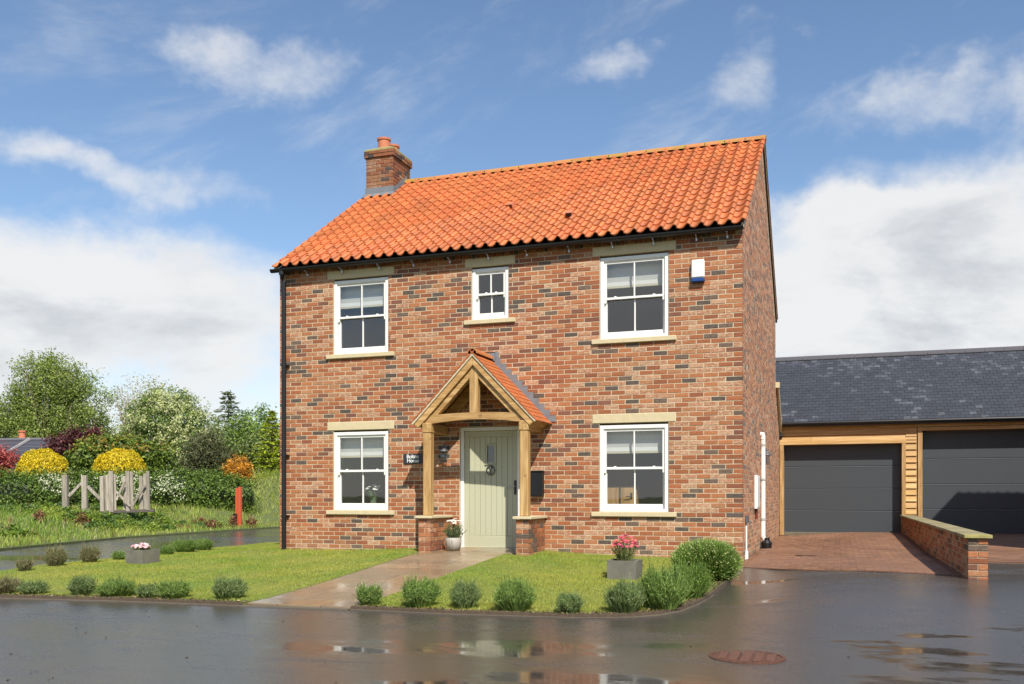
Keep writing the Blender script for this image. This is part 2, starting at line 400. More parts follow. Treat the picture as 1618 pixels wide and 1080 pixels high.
def m_road(k):
    ag = k.noise(420, 2, .5); ag2 = k.noise(95, 3, .55)
    big = k.noise(.45, 4, .55, sc=(.7, 1.7, 1)); mid = k.noise(2.2, 5, .6, sc=(.7, 1.7, 1)); rip = k.noise(7, 2, .5, sc=(.5, 1.4, 1))
    sep = k.N.new('ShaderNodeSeparateXYZ'); k.L.new(k.pos, sep.inputs[0]); acc = None
    for x, y, a, b in PUDDLES:      # rotated with the street's fall
        dx = k.mth('SUBTRACT', sep.outputs[0], x); dy = k.mth('SUBTRACT', sep.outputs[1], y)
        u = k.mth('DIVIDE', k.mth('ADD', k.mth('MULTIPLY', dx, .945), k.mth('MULTIPLY', dy, .33)), a); v = k.mth('DIVIDE', k.mth('SUBTRACT', k.mth('MULTIPLY', dy, .945), k.mth('MULTIPLY', dx, .33)), b)
        g = k.mr(k.mth('ADD', k.mth('MULTIPLY', u, u), k.mth('MULTIPLY', v, v)), 1.5, 0.0); acc = g if acc is None else k.mth('MAXIMUM', acc, g)
    film = k.mr(k.mth('ADD', k.mth('POWER', k.mth('DIVIDE', k.mth('SUBTRACT', sep.outputs[0], 7.0), 5.5), 2.0), k.mth('POWER', k.mth('DIVIDE', k.mth('ADD', sep.outputs[1], 8.6), 2.4), 2.0)), 1.4, .2)
    lev = k.mth('ADD', k.mth('ADD', k.mth('MULTIPLY', acc, .22), k.mth('MULTIPLY', big, .55)), k.mth('MULTIPLY', mid, .52))
    wet = k.mr(lev, .60, .86)                       # standing water
    damp = k.mth('MAXIMUM', k.mr(lev, .34, .60), k.mth('MULTIPLY', film, k.mr(mid, .30, .55)))                      # a thin film
    base = k.mix(ag2, (.040, .036, .032), (.085, .077, .067)); base = k.mix(k.mr(k.noise(.9, 4, .6), .45, .75, 0, .6), base, (.085, .065, .047))
    base = k.mix(k.mr(ag, .58, .70, 0, .7), base, (.22, .20, .17)); base = k.mix(1.0, base, k.mix(k.noise(34, 5, .7), (.55, .55, .55), (1.45, 1.43, 1.4)), 'MULTIPLY')
    base = k.mix(k.mth('MULTIPLY', wet, .55), base, (.022, .019, .016))
    rough = k.mth('SUBTRACT', k.mth('ADD', k.mr(damp, 0, 1, .40, .15, False), k.mr(k.noise(34, 4, .6), .35, .7, -.035, .055)), k.mth('MULTIPLY', wet, .10))
    h = k.mth('MULTIPLY', k.mth('ADD', ag, k.mth('MULTIPLY', ag2, .8)), k.mr(wet, 0, 1, 1.0, .05, False))
    nrm = k.bump(k.mth('ADD', h, k.mth('MULTIPLY', rip, .35)), .17, .006)
    lvl = k.N.new('ShaderNodeCombineXYZ'); lvl.inputs[2].default_value = 1.0      # standing water lies level, whatever the fall of the road
    k.L.new(k.mth('MULTIPLY', k.mth('SUBTRACT', rip, .5), .010), lvl.inputs[0]); k.L.new(k.mth('MULTIPLY', k.mth('SUBTRACT', k.noise(16, 2, .5, sc=(.4, 1.6, 1)), .5), .022), lvl.inputs[1])
    nv = k.N.new('ShaderNodeVectorMath'); nv.operation = 'NORMALIZE'; k.L.new(k.mix(k.mr(wet, .1, .7), nrm, lvl.outputs[0]), nv.inputs[0])
    return k.bsdf(Base_Color=base, Roughness=rough, Normal=nv.outputs[0], IOR=1.6)
M_ROAD = mat('wet_asphalt', m_road)
def m_paver(k):
    n = k.noise(30, 4, .6); w = k.noise(.8, 3, .5)
    base = k.mix(1.0, k.tint, k.mix(n, (.75, .75, .75), (1.25, 1.25, 1.25)), 'MULTIPLY')
    return k.bsdf(Base_Color=base, Roughness=k.mr(w, .35, .65, .34, .6), Normal=k.bump(n, .3, .004))
M_PAVER = mat('clay_paver', m_paver)
def m_slab(k):
    n = k.noise(7, 5, .6); w = k.noise(1.1, 4, .55)
    base = k.mix(1.0, k.tint, k.mix(n, (.72, .72, .72), (1.25, 1.22, 1.2)), 'MULTIPLY')
    return k.bsdf(Base_Color=base, Roughness=k.mr(w, .38, .60, .15, .42), Normal=k.bump(n, .12, .006))
M_SLAB = mat('wet_sandstone', m_slab)

# ------------------------------------------------------------------ ground heights
def ss(a, b, x):
    t = np.clip((np.asarray(x, float) - a) / (b - a), 0, 1); return t * t * (3 - 2 * t)
LANE_FAR = ([-30, .27, 5.76, 14.1, 60], [-5.0, -7.03, -8.66, -9.37, -10.5])
def gz(x, y):
    x = np.asarray(x, float); y = np.asarray(y, float)
    p = -.05 * np.clip(-y, 0, 5.2) - .010 * np.clip(-y - 5.2, 0, 12)
    p = p + .12 * np.exp(-((x - 3.9) / 1.7) ** 2) * ss(-5, -.3, y)
    q = .03 - .33 * ss(-2.5, -7.5, y) + .085 * ss(1, 9.4, y)
    w = ss(8.2, 10.2, x)
    r = p * (1 - w) + q * w
    l = -.15 * ss(-.2, -2.2, x)
    r = np.where(x < 0, r + (np.minimum(r, l) - r) * ss(-5, -3, y), r)
    d = np.interp(y, *LANE_FAR) - x                       # metres beyond the far edge of the lane
    r = r + .60 * ss(.15, 5.0, d) * ss(-6, 2, y)
    r = r + 1.75 * np.exp(-(((x + 12.3) / 2.4) ** 2 + ((y - 19.4) / 4.0) ** 2)) * ss(.1, 2.6, d)
    return r
def gzf(x, y): return float(gz(x, y))

def sheet(name, poly, mater, dz, step=.5, skirt=0.0, tint=(1, 1, 1, 0)):
    """a polygon draped on the ground, dz above it"""
    pv = []
    n = len(poly)
    for i in range(n):
        a = np.array(poly[i]); b = np.array(poly[(i + 1) % n]); m = max(1, int(np.linalg.norm(b - a) / step))
        for t in range(m): pv.append(tuple(a + (b - a) * t / m))
    P = np.array(pv); nb = len(P)
    xs = np.arange(P[:, 0].min() + step / 2, P[:, 0].max(), step); ys = np.arange(P[:, 1].min() + step / 2, P[:, 1].max(), step)
    inner = [(x, y) for x in xs for y in ys if inside(x, y, pv)]
    allp = [Vector(p) for p in pv] + [Vector(p) for p in inner]
    edges = [(i, (i + 1) % nb) for i in range(nb)]
    V, E_, F, *_ = delaunay_2d_cdt(allp, edges, [list(range(nb))], 1, 1e-5)
    vx = np.array([(v.x, v.y) for v in V]); z = gz(vx[:, 0], vx[:, 1]) + dz
    mb = MB(); verts = [(a, b, c) for (a, b), c in zip(vx, z)]
    F = [tuple(f) if ((vx[f[1]][0] - vx[f[0]][0]) * (vx[f[2]][1] - vx[f[0]][1]) - (vx[f[1]][1] - vx[f[0]][1]) * (vx[f[2]][0] - vx[f[0]][0])) > 0 else tuple(f)[::-1] for f in F]
    mb.add(verts, F, tint)
    if skirt:
        zb = gz(P[:, 0], P[:, 1]) + dz
        for i in range(nb):
            j = (i + 1) % nb
            mb.add([(*P[i], zb[i]), (*P[j], zb[j]), (*P[j], zb[j] - skirt), (*P[i], zb[i] - skirt)], [(0, 3, 2, 1)], tint)
    return mb.build(name, mater, None, True)
def inside(x, y, poly):
    c = False; n = len(poly); j = n - 1
    for i in range(n):
        xi, yi = poly[i]; xj, yj = poly[j]
        if (yi > y) != (yj > y) and x < (xj - xi) * (y - yi) / (yj - yi) + xi: c = not c
        j = i
    return c
def inside_np(P, poly):
    c = np.zeros(len(P), bool); n = len(poly); j = n - 1
    x, y = P[:, 0], P[:, 1]
    for i in range(n):
        xi, yi = poly[i]; xj, yj = poly[j]
        m = ((yi > y) != (yj > y)) & (x < (xj - xi) * (y - yi) / ((yj - yi) + 1e-12) + xi); c ^= m; j = i
    return c

# the wide ground, out to the horizon
def big_ground():
    e = np.concatenate([[-900, -400, -200, -110], np.arange(-70, 71, 1.75), [110, 200, 400, 900]])
    X, Y = np.meshgrid(e, e, indexing='ij'); Z = gz(X, Y) - .06
    Z -= .25 * np.clip((X + 6), 0, 1) * 0
    n = len(e); V = np.stack([X.ravel(), Y.ravel(), Z.ravel()], 1)
    i = np.arange(n - 1); I, J = np.meshgrid(i, i, indexing='ij'); a = (I * n + J).ravel()
    F = np.stack([a, a + n, a + n + 1, a + 1], 1)
    struct(np_mesh('ground', V, F, np.ones((len(V), 4)), M_FIELD, None, True))
big_ground()
FARV = [(float(np.interp(y, *LANE_FAR)), y) for y in (-30, -15, -6, .27, 5.76, 10, 14.1, 22, 40)]
ROAD = [(-5.0, -34), (34, -34), (34, 10.5), (-2.0, 10.5), (-3.8, 40)] + FARV[::-1]
struct(sheet('road', ROAD, M_ROAD, 0.0, .8))
ROAD_EDGE_L = [(-2.35, -5.85), (-1.9, -6.0), (-.22, -5.80), (1.53, -5.58), (3.14, -5.50)]
LANE_NEAR = [(-3.4, 9.5), (-3.28, 4.91), (-2.97, 1.24), (-2.64, -1.72), (-2.56, -3.68), (-2.56, -5.2)]
LAWN_L = ROAD_EDGE_L + [(3.17, -.85), (3.17, .05), (.0, .05), (0, 9.5)] + LANE_NEAR
EDGE_R = [(8.31, -.60), (8.30, -1.3), (8.27, -2.31), (8.2, -3.65), (8.13, -4.15), (8.02, -4.57), (7.84, -4.88), (7.61, -5.07), (7.3, -5.2), (6.98, -5.28), (5.61, -5.42), (4.49, -5.41)]
LAWN_R = [(4.66, -.85), (4.90, -.85), (4.90, .05), (8.26, .05)] + EDGE_R
struct(sheet('lawn', LAWN_L, M_LAWN, .035, .4, .05))
struct(sheet('lawn', LAWN_R, M_LAWN, .035, .4, .05))
VERGE = [(a - .02, b) for a, b in FARV] + [(-60, 40), (-60, -30)]
struct(sheet('verge', VERGE, M_FIELD, .05, 1.1, .06))

def ribbon(name, pts, w, h, mater, dz=0.0):
    """a narrow kerb following a line on the ground"""
    q = []
    for i in range(len(pts) - 1):
        a = Vector(pts[i]); b = Vector(pts[i + 1]); m = max(1, int((b - a).length / .3))
        q += [a + (b - a) * t / m for t in range(m)]
    q.append(Vector(pts[-1])); mb = MB(); V = []
    for i, p in enumerate(q):
        t = (q[min(i + 1, len(q) - 1)] - q[max(0, i - 1)]).normalized(); nrm = Vector((-t.y, t.x))
        z = gzf(p.x, p.y) + dz
        a = p - nrm * w / 2; b = p + nrm * w / 2
        V += [(a.x, a.y, z - .05), (a.x, a.y, z + h), (b.x, b.y, z + h), (b.x, b.y, z - .05)]
    F = []
    for i in range(len(q) - 1):
        o = i * 4
        for a, b in ((0, 1), (1, 2), (2, 3)): F.append((o + a, o + b, o + b + 4, o + a + 4))
    mb.add(V, F); o = mb.build(name, mater); return o
struct(ribbon('kerb', [(-2.58, -3.5), (-2.58, -5.2), (-2.38, -5.87), (-1.9, -6.02), (-.22, -5.82), (1.53, -5.60), (3.14, -5.52)],   .024, .010, M_EDGE))
struct(ribbon('kerb', [(4.49, -5.43)] + [(a + .012, b - .012) for a, b in EDGE_R[::-1][1:]],   .024, .010, M_EDGE))
struct(ribbon('kerb', [(3.14, -5.53), (4.49, -5.44)], .07, .014, M_EDGE))

# ------------------------------------------------------------------ bricks
BRICK_COLS = [((.315, .100, .036, .08), 27), ((.360, .127, .046, .18), 24), ((.255, .078, .031, .06), 15), ((.365, .152, .063, .40), 13),
              ((.185, .069, .040, .06), 11), ((.37, .155, .080, .95), 11), ((.39, .195, .11, 1.0), 5), ((.080, .058, .046, .10), 7), ((.120, .078, .056, .15), 6)]
def brick_col(rng=random):
    t = sum(w for _, w in BRICK_COLS); r = rng.random() * t
    for c, w in BRICK_COLS:
        r -= w
        if r <= 0: break
    f = .88 + .24 * rng.random()
    return (c[0] * f, c[1] * f, c[2] * f, c[3])
def brick_shape(mb, M, L, H, D, col, rng=random, ch=.004):
    """one brick: front face at local y=0, chamfered and a little uneven"""
    j = lambda: rng.uniform(-.0016, .0016)
    o = [(-L / 2, -H / 2), (L / 2, -H / 2), (L / 2, H / 2), (-L / 2, H / 2)]
    V = []
    for (x, z), (sx, sz) in zip(o, ((1, 1), (-1, 1), (-1, -1), (1, -1))): V.append((x + sx * ch + j(), j() * .6, z + sz * ch + j()))
    for x, z in o: V.append((x + j(), ch * 1.3, z + j()))
    for x, z in o: V.append((x, D, z))
    F = [(0, 1, 2, 3)]
    for a in range(4):
        b = (a + 1) % 4; F += [(a, a + 4, b + 4, b), (a + 4, a + 8, b + 8, b + 4)]
    mb.add([M @ Vector(v) for v in V], F, col)
def lay_rows(u0, u1, z0, rows, holes, first=(0, .1125)):
    """stretcher bond in [u0,u1]; holes are (u0,u1,z0,z1); gives (ua, ub, z)"""
    out = []
    for r in range(rows):
        za = z0 + r * .075; zm = za + .0375
        segs = [(u0, u1)]
        for a, b, c, d in holes:
            if c - .001 < zm < d + .001:
                ns = []
                for s, e in segs:
                    if b <= s or a >= e: ns.append((s, e)); continue
                    if a > s: ns.append((s, a))
                    if b < e: ns.append((b, e))
                segs = ns
        off = u0 + first[r % 2]
        for s, e in segs:
            k = math.floor((s - off) / .225); cuts = [s]
            while True:
                k += 1; p = off + k * .225
                if p >= e - .035: break
                if p > s + .035: cuts.append(p)
            cuts.append(e)
            for a, b in zip(cuts, cuts[1:]): out.append((a, b, za))
    return out
VAR_BRICK = []
def brick_variants():
    rr = random.Random(3)
    for i in range(16):
        mb = MB(); brick_shape(mb, Matrix(), .215, .065, .06, brick_col(rr), rr)
        VAR_BRICK.append(mb.mesh('brick', M_BRICK))
brick_variants()

# ------------------------------------------------------------------ the house
HW, HD, HE = 8.24, 8.05, 5.115        # width, depth, wall height at the eaves
RY, RZ = 3.95, 7.92                    # ridge
house = root('brick_house', (HW / 2, 0, 0), 'two storey red brick house with orange pantile roof and oak porch', 'house')
WINS = [('UL', 1.105, 2.195, 3.525, 4.875), ('LL', 1.105, 2.195, .75, 2.175), ('UM', 3.766, 4.430, 3.975, 4.875), ('UR', 5.992, 7.105, 3.525, 4.875), ('LR', 5.987, 7.105, .75, 2.175)]
DOOR = (3.547, 4.64, .10, 2.175)
holes = [w[1:] for w in WINS] + [DOOR]
blocks = list(holes)
for n, a, b, c, d in WINS:
    blocks.append((a - .115, b + .115, d, d + .15)); blocks.append((a - .125, b + .125, c - .075, c))
def wall_sheet(mb, u0, u1, z0, z1, hs, fn, depth):
    us = sorted({u0, u1, *[v for h in hs for v in h[:2]]}); zs = sorted({z0, z1, *[v for h in hs for v in h[2:]]})
    for a, b in zip(us, us[1:]):
        for c, d in zip(zs, zs[1:]):
            um, zm = (a + b) / 2, (c + d) / 2
            if any(h[0] < um < h[1] and h[2] < zm < h[3] for h in hs): continue
            mb.add([fn(a, 0, c), fn(b, 0, c), fn(b, 0, d), fn(a, 0, d)], [(0, 1, 2, 3)])
    for a, b, c, d in hs:    # reveals
        mb.add([fn(a, 0, c), fn(b, 0, c), fn(b, 0, d), fn(a, 0, d), fn(a, depth, c), fn(b, depth, c), fn(b, depth, d), fn(a, depth, d)],
               [(0, 4, 5, 1), (1, 5, 6, 2), (2, 6, 7, 3), (3, 7, 4, 0)])
mb = MB(); wall_sheet(mb, .006, HW - .0025, -.3, HE + .04, holes, lambda u, d, z: (u, .005 + d, z), .22)
front_wall = mb.build('front_wall', M_MORTAR, house)
front = lay_rows(0, HW, -.15, 69, blocks, (0, .1125))
full = []; mass = MB(); BR = random.Random(11)
for a, b, z in front:
    r = round((z + .15) / .075)
    if z > 5.02: continue
    if b > HW - .001 and r % 2 == 1 and b - a < .16:   # corner header, its end belongs to the side wall bond
        pass
    L = b - a - .010; x = (a + b) / 2
    corner = b > HW - .001 or a < .001
    if b > HW - .001: x += .005
    if a < .001: x -= .005
    if corner: L += .005
    if abs(L - .215) < .004 and not corner: full.append((x, z + .0375))
    else:
        mb = mass; brick_shape(mb, Matrix.Translation((x, BR.uniform(-.002, .002), z + .0375)), L, .065, .1 if corner else .05, brick_col(BR), BR)
def cam_area(x, y, z):
    d = Vector((x, y, z)) - CAM; return d.length
full.sort(key=lambda p: cam_area(p[0], 0, p[1]))
# keep clear of what stands in front: porch, bushes
vis = [p for p in full if not (6.9 < p[0] < 8.2 and p[1] < .35) and not (2.6 < p[0] < 5.4 and p[1] < 2.6)]
single = vis[:300]; ss_ = set(single)
for x, z in single:
    o = put('brick', BR.choice(VAR_BRICK), front_wall, (x, BR.uniform(-.002, .0025), z))
for x, z in full:
    if (x, z) in ss_: continue
    brick_shape(mass, Matrix.Translation((x, BR.uniform(-.002, .0025), z)), .215, .065, .05, brick_col(BR), BR)
struct(mass.build('brickwork', M_BRICK, front_wall), 'stuff')
# dentil course of headers under the gutter
mb = MB(); k = 0; x = .01
while x < HW - .1:
    k += 1
    brick_shape(mb, Matrix.Translation((x + .034, -.018 if k % 2 else .004, 5.068)), .066, .085, .06, brick_col(BR), BR); x += .0753
struct(mb.build('dentil_course', M_BRICK, house), 'stuff')

# right-hand gable wall (seen at a glancing angle) with the low rear extension
EXT = 9.42
def side_top(y):
    if y < RY: return HE + (RZ - .10 - HE) * (y / RY)
    if y < HD: return HE + (RZ - .10 - HE) * (1 - (y - RY) / (HD - RY))
    return 3.55 - (y - HD) * .75
mb = MB()
mb.add([(HW - .0025, .009, -.3), (HW - .0025, EXT, -.3), (HW - .0025, EXT, side_top(EXT)), (HW - .0025, HD, side_top(HD + .001)), (HW - .0025, HD, HE), (HW - .0025, RY, side_top(RY)), (HW - .0025, .009, HE)], [(0, 1, 2, 3, 4, 5, 6)])
side_wall = mb.build('side_wall', M_MORTAR, house)
mb = MB(); SR = random.Random(5)
def side_col():      # bricks paler and more smeared: the wall's brighter sunlight put into their colour
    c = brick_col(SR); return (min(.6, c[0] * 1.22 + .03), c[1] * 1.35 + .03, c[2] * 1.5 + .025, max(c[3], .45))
rowsn = int((RZ + .15) / .075)
Mside = Matrix(((0, -1, 0, HW), (1, 0, 0, 0), (0, 0, 1, 0), (0, 0, 0, 1)))
for r in range(rowsn):
    z = -.15 + r * .075; start = .1125 if r % 2 == 0 else 0.0; y = start
    while y < EXT - .03:
        e = min(y + .225, EXT + .01); yc = (y + e) / 2
        if min(side_top(y), side_top(e)) > z + .07:
            D = .1 if y < .05 else .04
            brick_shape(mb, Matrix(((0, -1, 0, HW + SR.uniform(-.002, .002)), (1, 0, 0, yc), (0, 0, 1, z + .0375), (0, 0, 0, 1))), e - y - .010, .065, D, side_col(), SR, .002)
        y = e
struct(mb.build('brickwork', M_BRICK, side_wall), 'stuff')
mb = MB()   # far walls
mb.add([(0.004, .004, -.3), (0.004, HD, -.3), (0.004, HD, HE), (0.004, RY, side_top(RY)), (0.004, .004, HE)], [(4, 3, 2, 1, 0)])
mb.add([(0.004, HD, -.3), (HW - .012, HD, -.3), (HW - .012, HD, HE), (0.004, HD, HE)], [(3, 2, 1, 0)])
mb.build('rear_wall', M_BRICKWALL, house)
mb = MB()
mb.add([(3.5, HD, 3.55), (HW + .03, HD, 3.58), (HW + .03, EXT + .05, side_top(EXT) + .05), (3.5, EXT + .05, side_top(EXT) + .02)], [(0, 1, 2, 3)], (.46, .15, .055, 0))
mb.add([(3.5, EXT, -.3), (HW - .012, EXT, -.3), (HW - .012, EXT, side_top(EXT)), (3.5, EXT, side_top(EXT))], [(3, 2, 1, 0)], (.46, .15, .055, 0))
mb.build('extension_roof', M_PANTILE, house)
mb = MB(); mb.tube([(HW + .035, HD + .03, 3.62), (HW + .035, EXT + .06, side_top(EXT) + .06)], .045, 8); mb.box(HW - .01, HW + .09, HD - .02, HD + .10, 3.55, 3.68)
mb.build('extension_verge', M_STONE, house)
mb = MB(); mb.tube([(HW - .3, EXT + .0, 2.50), (HW + .08, EXT + .0, 2.50)], .05, 10); mb.build('extension_gutter', M_BLACK, house)

# rooms behind the windows
mb = MB()
mb.box(.24, HW - .24, .24, 4.4, .02, 2.52, skip=()); mb.box(.24, HW - .24, .24, 4.4, 2.72, 5.09)
mb.f = [f[::-1] for f in mb.f]
# take out the faces that lie along the front wall
mb2 = MB()
for f in mb.f:
    pts = [mb.v[i] for i in f]
    if all(abs(p[1] - .24) < 1e-6 for p in pts): continue
    mb2.add(pts, [(0, 1, 2, 3)])
for xw in (3.0, 5.15):
    for z0, z1 in ((.02, 2.52), (2.72, 5.09)): mb2.box(xw - .05, xw + .05, .26, 4.4, z0, z1)
wall_sheet(mb2, .1, HW - .1, -.1, HE, holes, lambda u, d, z: (u, .232 + d, z), .01)
mb2.build('interior', M_INT, house)

def frame_rect(mb, x0, x1, z0, z1, y0, y1, wl, wr, wb, wt, b=.004):
    mb.bevbox(x0, x0 + wl, y0, y1, z0, z1, b); mb.bevbox(x1 - wr, x1, y0, y1, z0, z1, b)
    mb.bevbox(x0 + wl - .001, x1 - wr + .001, y0 + .0015, y1, z0, z0 + wb, b); mb.bevbox(x0 + wl - .001, x1 - wr + .001, y0 + .0015, y1, z1 - wt, z1, b)
def window(n, x0, x1, z0, z1):
    w = MB(); frame_rect(w, x0 + .006, x1 - .006, z0 + .004, z1 - .03, .022, .15, .058, .058, .045, .06)
    win = w.build('window', M_WHITE, house)
    win['label'] = {'UL': 'upper white sash window above the house sign', 'LL': 'lower white sash window with a vase of white flowers inside', 'UM': 'small white sash window above the porch',
                    'UR': 'upper white sash window beside the alarm box', 'LR': 'lower white sash window above the pink flowers'}[n]
    xi0, xi1, zi0, zi1 = x0 + .064, x1 - .064, z0 + .049, z1 - .09
    zm = (zi0 + zi1) / 2 + .012; xm = (x0 + x1) / 2
    for up in (1, 0):
        s = MB(); y0 = .048 if up else .092; a, b = (zm - .022, zi1) if up else (zi0, zm + .020)
        st = .042
        frame_rect(s, xi0, xi1, a, b, y0, y0 + .040, st, st, .036 if up else .078, .042 if up else .036, .003)
        s.bevbox(xm - .011, xm + .011, y0 + .004, y0 + .036, a + .03, b - .03, .003)
        if up:   # horns below the meeting rail
            for xx in (xi0, xi1 - st): s.prism([(xx, a + .002), (xx + st, a + .002), (xx + st - .006, a - .05), (xx + .006, a - .055)], y0 + .004, y0 + .036)
        sash = s.build('sash', M_WHITE, win)
        ga, gb = a + (.034 if up else .076), b - (.040 if up else .034)
        for p0, p1 in ((xi0 + st - .003, xm - .009), (xm + .009, xi1 - st + .003)):
            t = random.uniform(-.0015, .0015); g = MB()
            g.add([(p0, y0 + .02, ga), (p1, y0 + .02 + t, ga), (p1, y0 + .02 + t, gb), (p0, y0 + .02, gb)], [(0, 1, 2, 3)])
            g.build('pane', M_GLASS, win)
    f = MB()
    for xx in (xi0 + .18, xi1 - .18):
        f.bevbox(xx - .02, xx + .02, .060, .09, zm + .012, zm + .032, .004)
    f.build('sash_catch', M_WHITE, win)
    if n != 'UM':
        bl = MB(); zb = z1 - .09 - (zi1 - zm) * (.62 if n[0] == 'U' else .56); zt = z1 - .05; bz = zt
        V = []; i = 0
        while bz > zb - .001:
            V.append((bz, .20 + (.014 if i % 2 else 0))); bz -= (zt - zb) / 6; i += 1
        for (za, ya), (zc, yc) in zip(V, V[1:]):
            bl.add([(x0 + .03, ya, za), (x1 - .03, ya, za), (x1 - .03, yc, zc), (x0 + .03, yc, zc)], [(0, 3, 2, 1)])
        bl.box(x0 + .03, x1 - .03, .195, .225, zb - .035, zb - .002, (.86, .80, .62, 0))
        bl.build('blind', M_BLIND, win)
    l = MB(); l.bevbox(x0 - .113, x1 + .113, -.006, .1, z1 + .002, z1 + .147, .006); l.build('lintel', M_STONE, win)
    s = MB(); s.prism([(0, 0)], 0, 0) if False else None
    M = Matrix(((0, 1, 0, 0), (1, 0, 0, 0), (0, 0, 1, 0), (0, 0, 0, 1)))
    s.bevbox(x0 - .125, x1 + .125, -.045, .10, z0 - .073, z0 + .002, .007); s.build('sill', M_STONE, win)
    return win
for w in WINS: window(*w)

# front door
dx0, dx1, dz0, dz1 = DOOR
f = MB(); frame_rect(f, dx0 + .004, dx1 - .004, dz0, dz1 - .004, .035, .16, .062, .062, .03, .06)
doorframe = f.build('door_frame', M_WHITE, house)
lx0, lx1, lz0, lz1 = dx0 + .068, dx1 - .068, dz0 + .035, dz1 - .066
d = MB(); vx0, vx1, vz0, vz1 = (lx0 + lx1) / 2 - .072, (lx0 + lx1) / 2 + .072, 1.57, 1.86
def leaf_part(x0, x1, z0, z1): d.box(x0, x1, .085, .13, z0, z1)
leaf_part(lx0, vx0, lz0, lz1); leaf_part(vx1, lx1, lz0, lz1); leaf_part(vx0, vx1, lz0, vz0); leaf_part(vx0, vx1, vz1, lz1)
door = d.build('front_door', M_SAGE, house); door['label'] = 'sage green boarded front door with small square pane'
fr = MB(); frame_rect(fr, lx0 + .001, lx1 - .001, lz0 + .001, lz1 - .001, .068, .0865, .085, .085, .20, .10, .006); fr.build('door_rail', M_SAGE, door)
nb = 8; bw = (lx1 - lx0 - .17) / nb
for i in range(nb):
    a = lx0 + .085 + i * bw; b = a + bw; zz = [(lz0 + .20, lz1 - .10)]
    if b > vx0 - .02 and a < vx1 + .02: zz = [(lz0 + .20, vz0 - .03), (vz1 + .03, lz1 - .10)]
    for z0, z1 in zz:
        p = MB(); p.bevbox(a + .003, b - .003, .074, .0865, z0 + .003, z1 - .003, .004); p.build('plank', M_SAGE, door)
p = MB(); frame_rect(p, vx0 - .02, vx1 + .02, vz0 - .02, vz1 + .02, .058, .088, .024, .024, .024, .024, .004); p.bevbox(vx0 - .04, vx1 + .04, .05, .088, vz0 - .036, vz0 - .02, .003); p.build('window_bead', M_SAGE, door)
p = MB(); p.add([(vx0, .09, vz0), (vx1, .09, vz0), (vx1, .09, vz1), (vx0, .09, vz1)], [(0, 1, 2, 3)]); p.build('pane', M_GLASS, door)
p = MB(); cz = 1.44; cxn = (lx0 + lx1) / 2      # ring knocker
p.tube([(cxn + .072 * math.cos(t), .052, cz + .074 * math.sin(t)) for t in np.linspace(0, 2 * math.pi, 25)], .011, 8, cap=False)
p.tube([(cxn, .075, cz + .05), (cxn, .045, cz + .066), (cxn, .045, cz - .055)], [.014, .012, .009], 8); p.lathe([(.03, 0), (.03, .012), (.012, .02)], (cxn, 0, 0), 16)
p.v = [v if abs(v[2]) > .5 else (v[0], .074 - v[2], cz + .06 + v[1]) for v in p.v]
p.build('knocker', M_GREY, door, True)
p = MB(); p.bevbox(lx1 - .062, lx1 - .022, .058, .07, 1.03, 1.27, .004); p.build('handle_plate', M_BLACK, door)
p = MB(); p.tube([(lx1 - .042, .068, 1.17), (lx1 - .042, .018, 1.17), (lx1 - .06, .008, 1.17), (lx1 - .17, .008, 1.165)], .010, 8); p.build('handle', M_STEEL, door)
p = MB(); p.bevbox(dx0 - .02, dx1 + .02, -.05, .2, dz0 - .06, dz0 + .006, .006); p.build('threshold', M_STONE, house)

# oak cabinet standing just inside the lower right window, and the warm painted wall behind it
M_OCHRE = plain('ochre_wall_paint', (.42, .25, .07), .9, var=.05)
cab = root('oak_cabinet', (5.95, .80, .02), 'oak cabinet with black handle seen through the lower right window', 'cabinet')
mb = MB(); mb.bevbox(5.42, 6.46, .66, .98, .03, 1.17, .006); mb.build('carcass', M_OAKV, cab)
for a, b in ((5.44, 5.93), (5.95, 6.44)):
    mb = MB(); mb.bevbox(a, b, .632, .658, .08, 1.15, .006); dr = mb.build('cabinet_door', M_OAKV, cab)
    mb = MB(); mb.bevbox(b - .075, b - .045, .618, .634, .96, 1.06, .003); mb.tube([(b - .06, .62, 1.0), (b - .06, .59, 1.0), (b - .15, .588, .995)], .008, 6); mb.build('handle', M_BLACK, dr)
mb = MB(); mb.box(5.20, 6.25, 1.25, 1.32, .02, 2.50); mb.build('interior_wall', M_OCHRE, house)

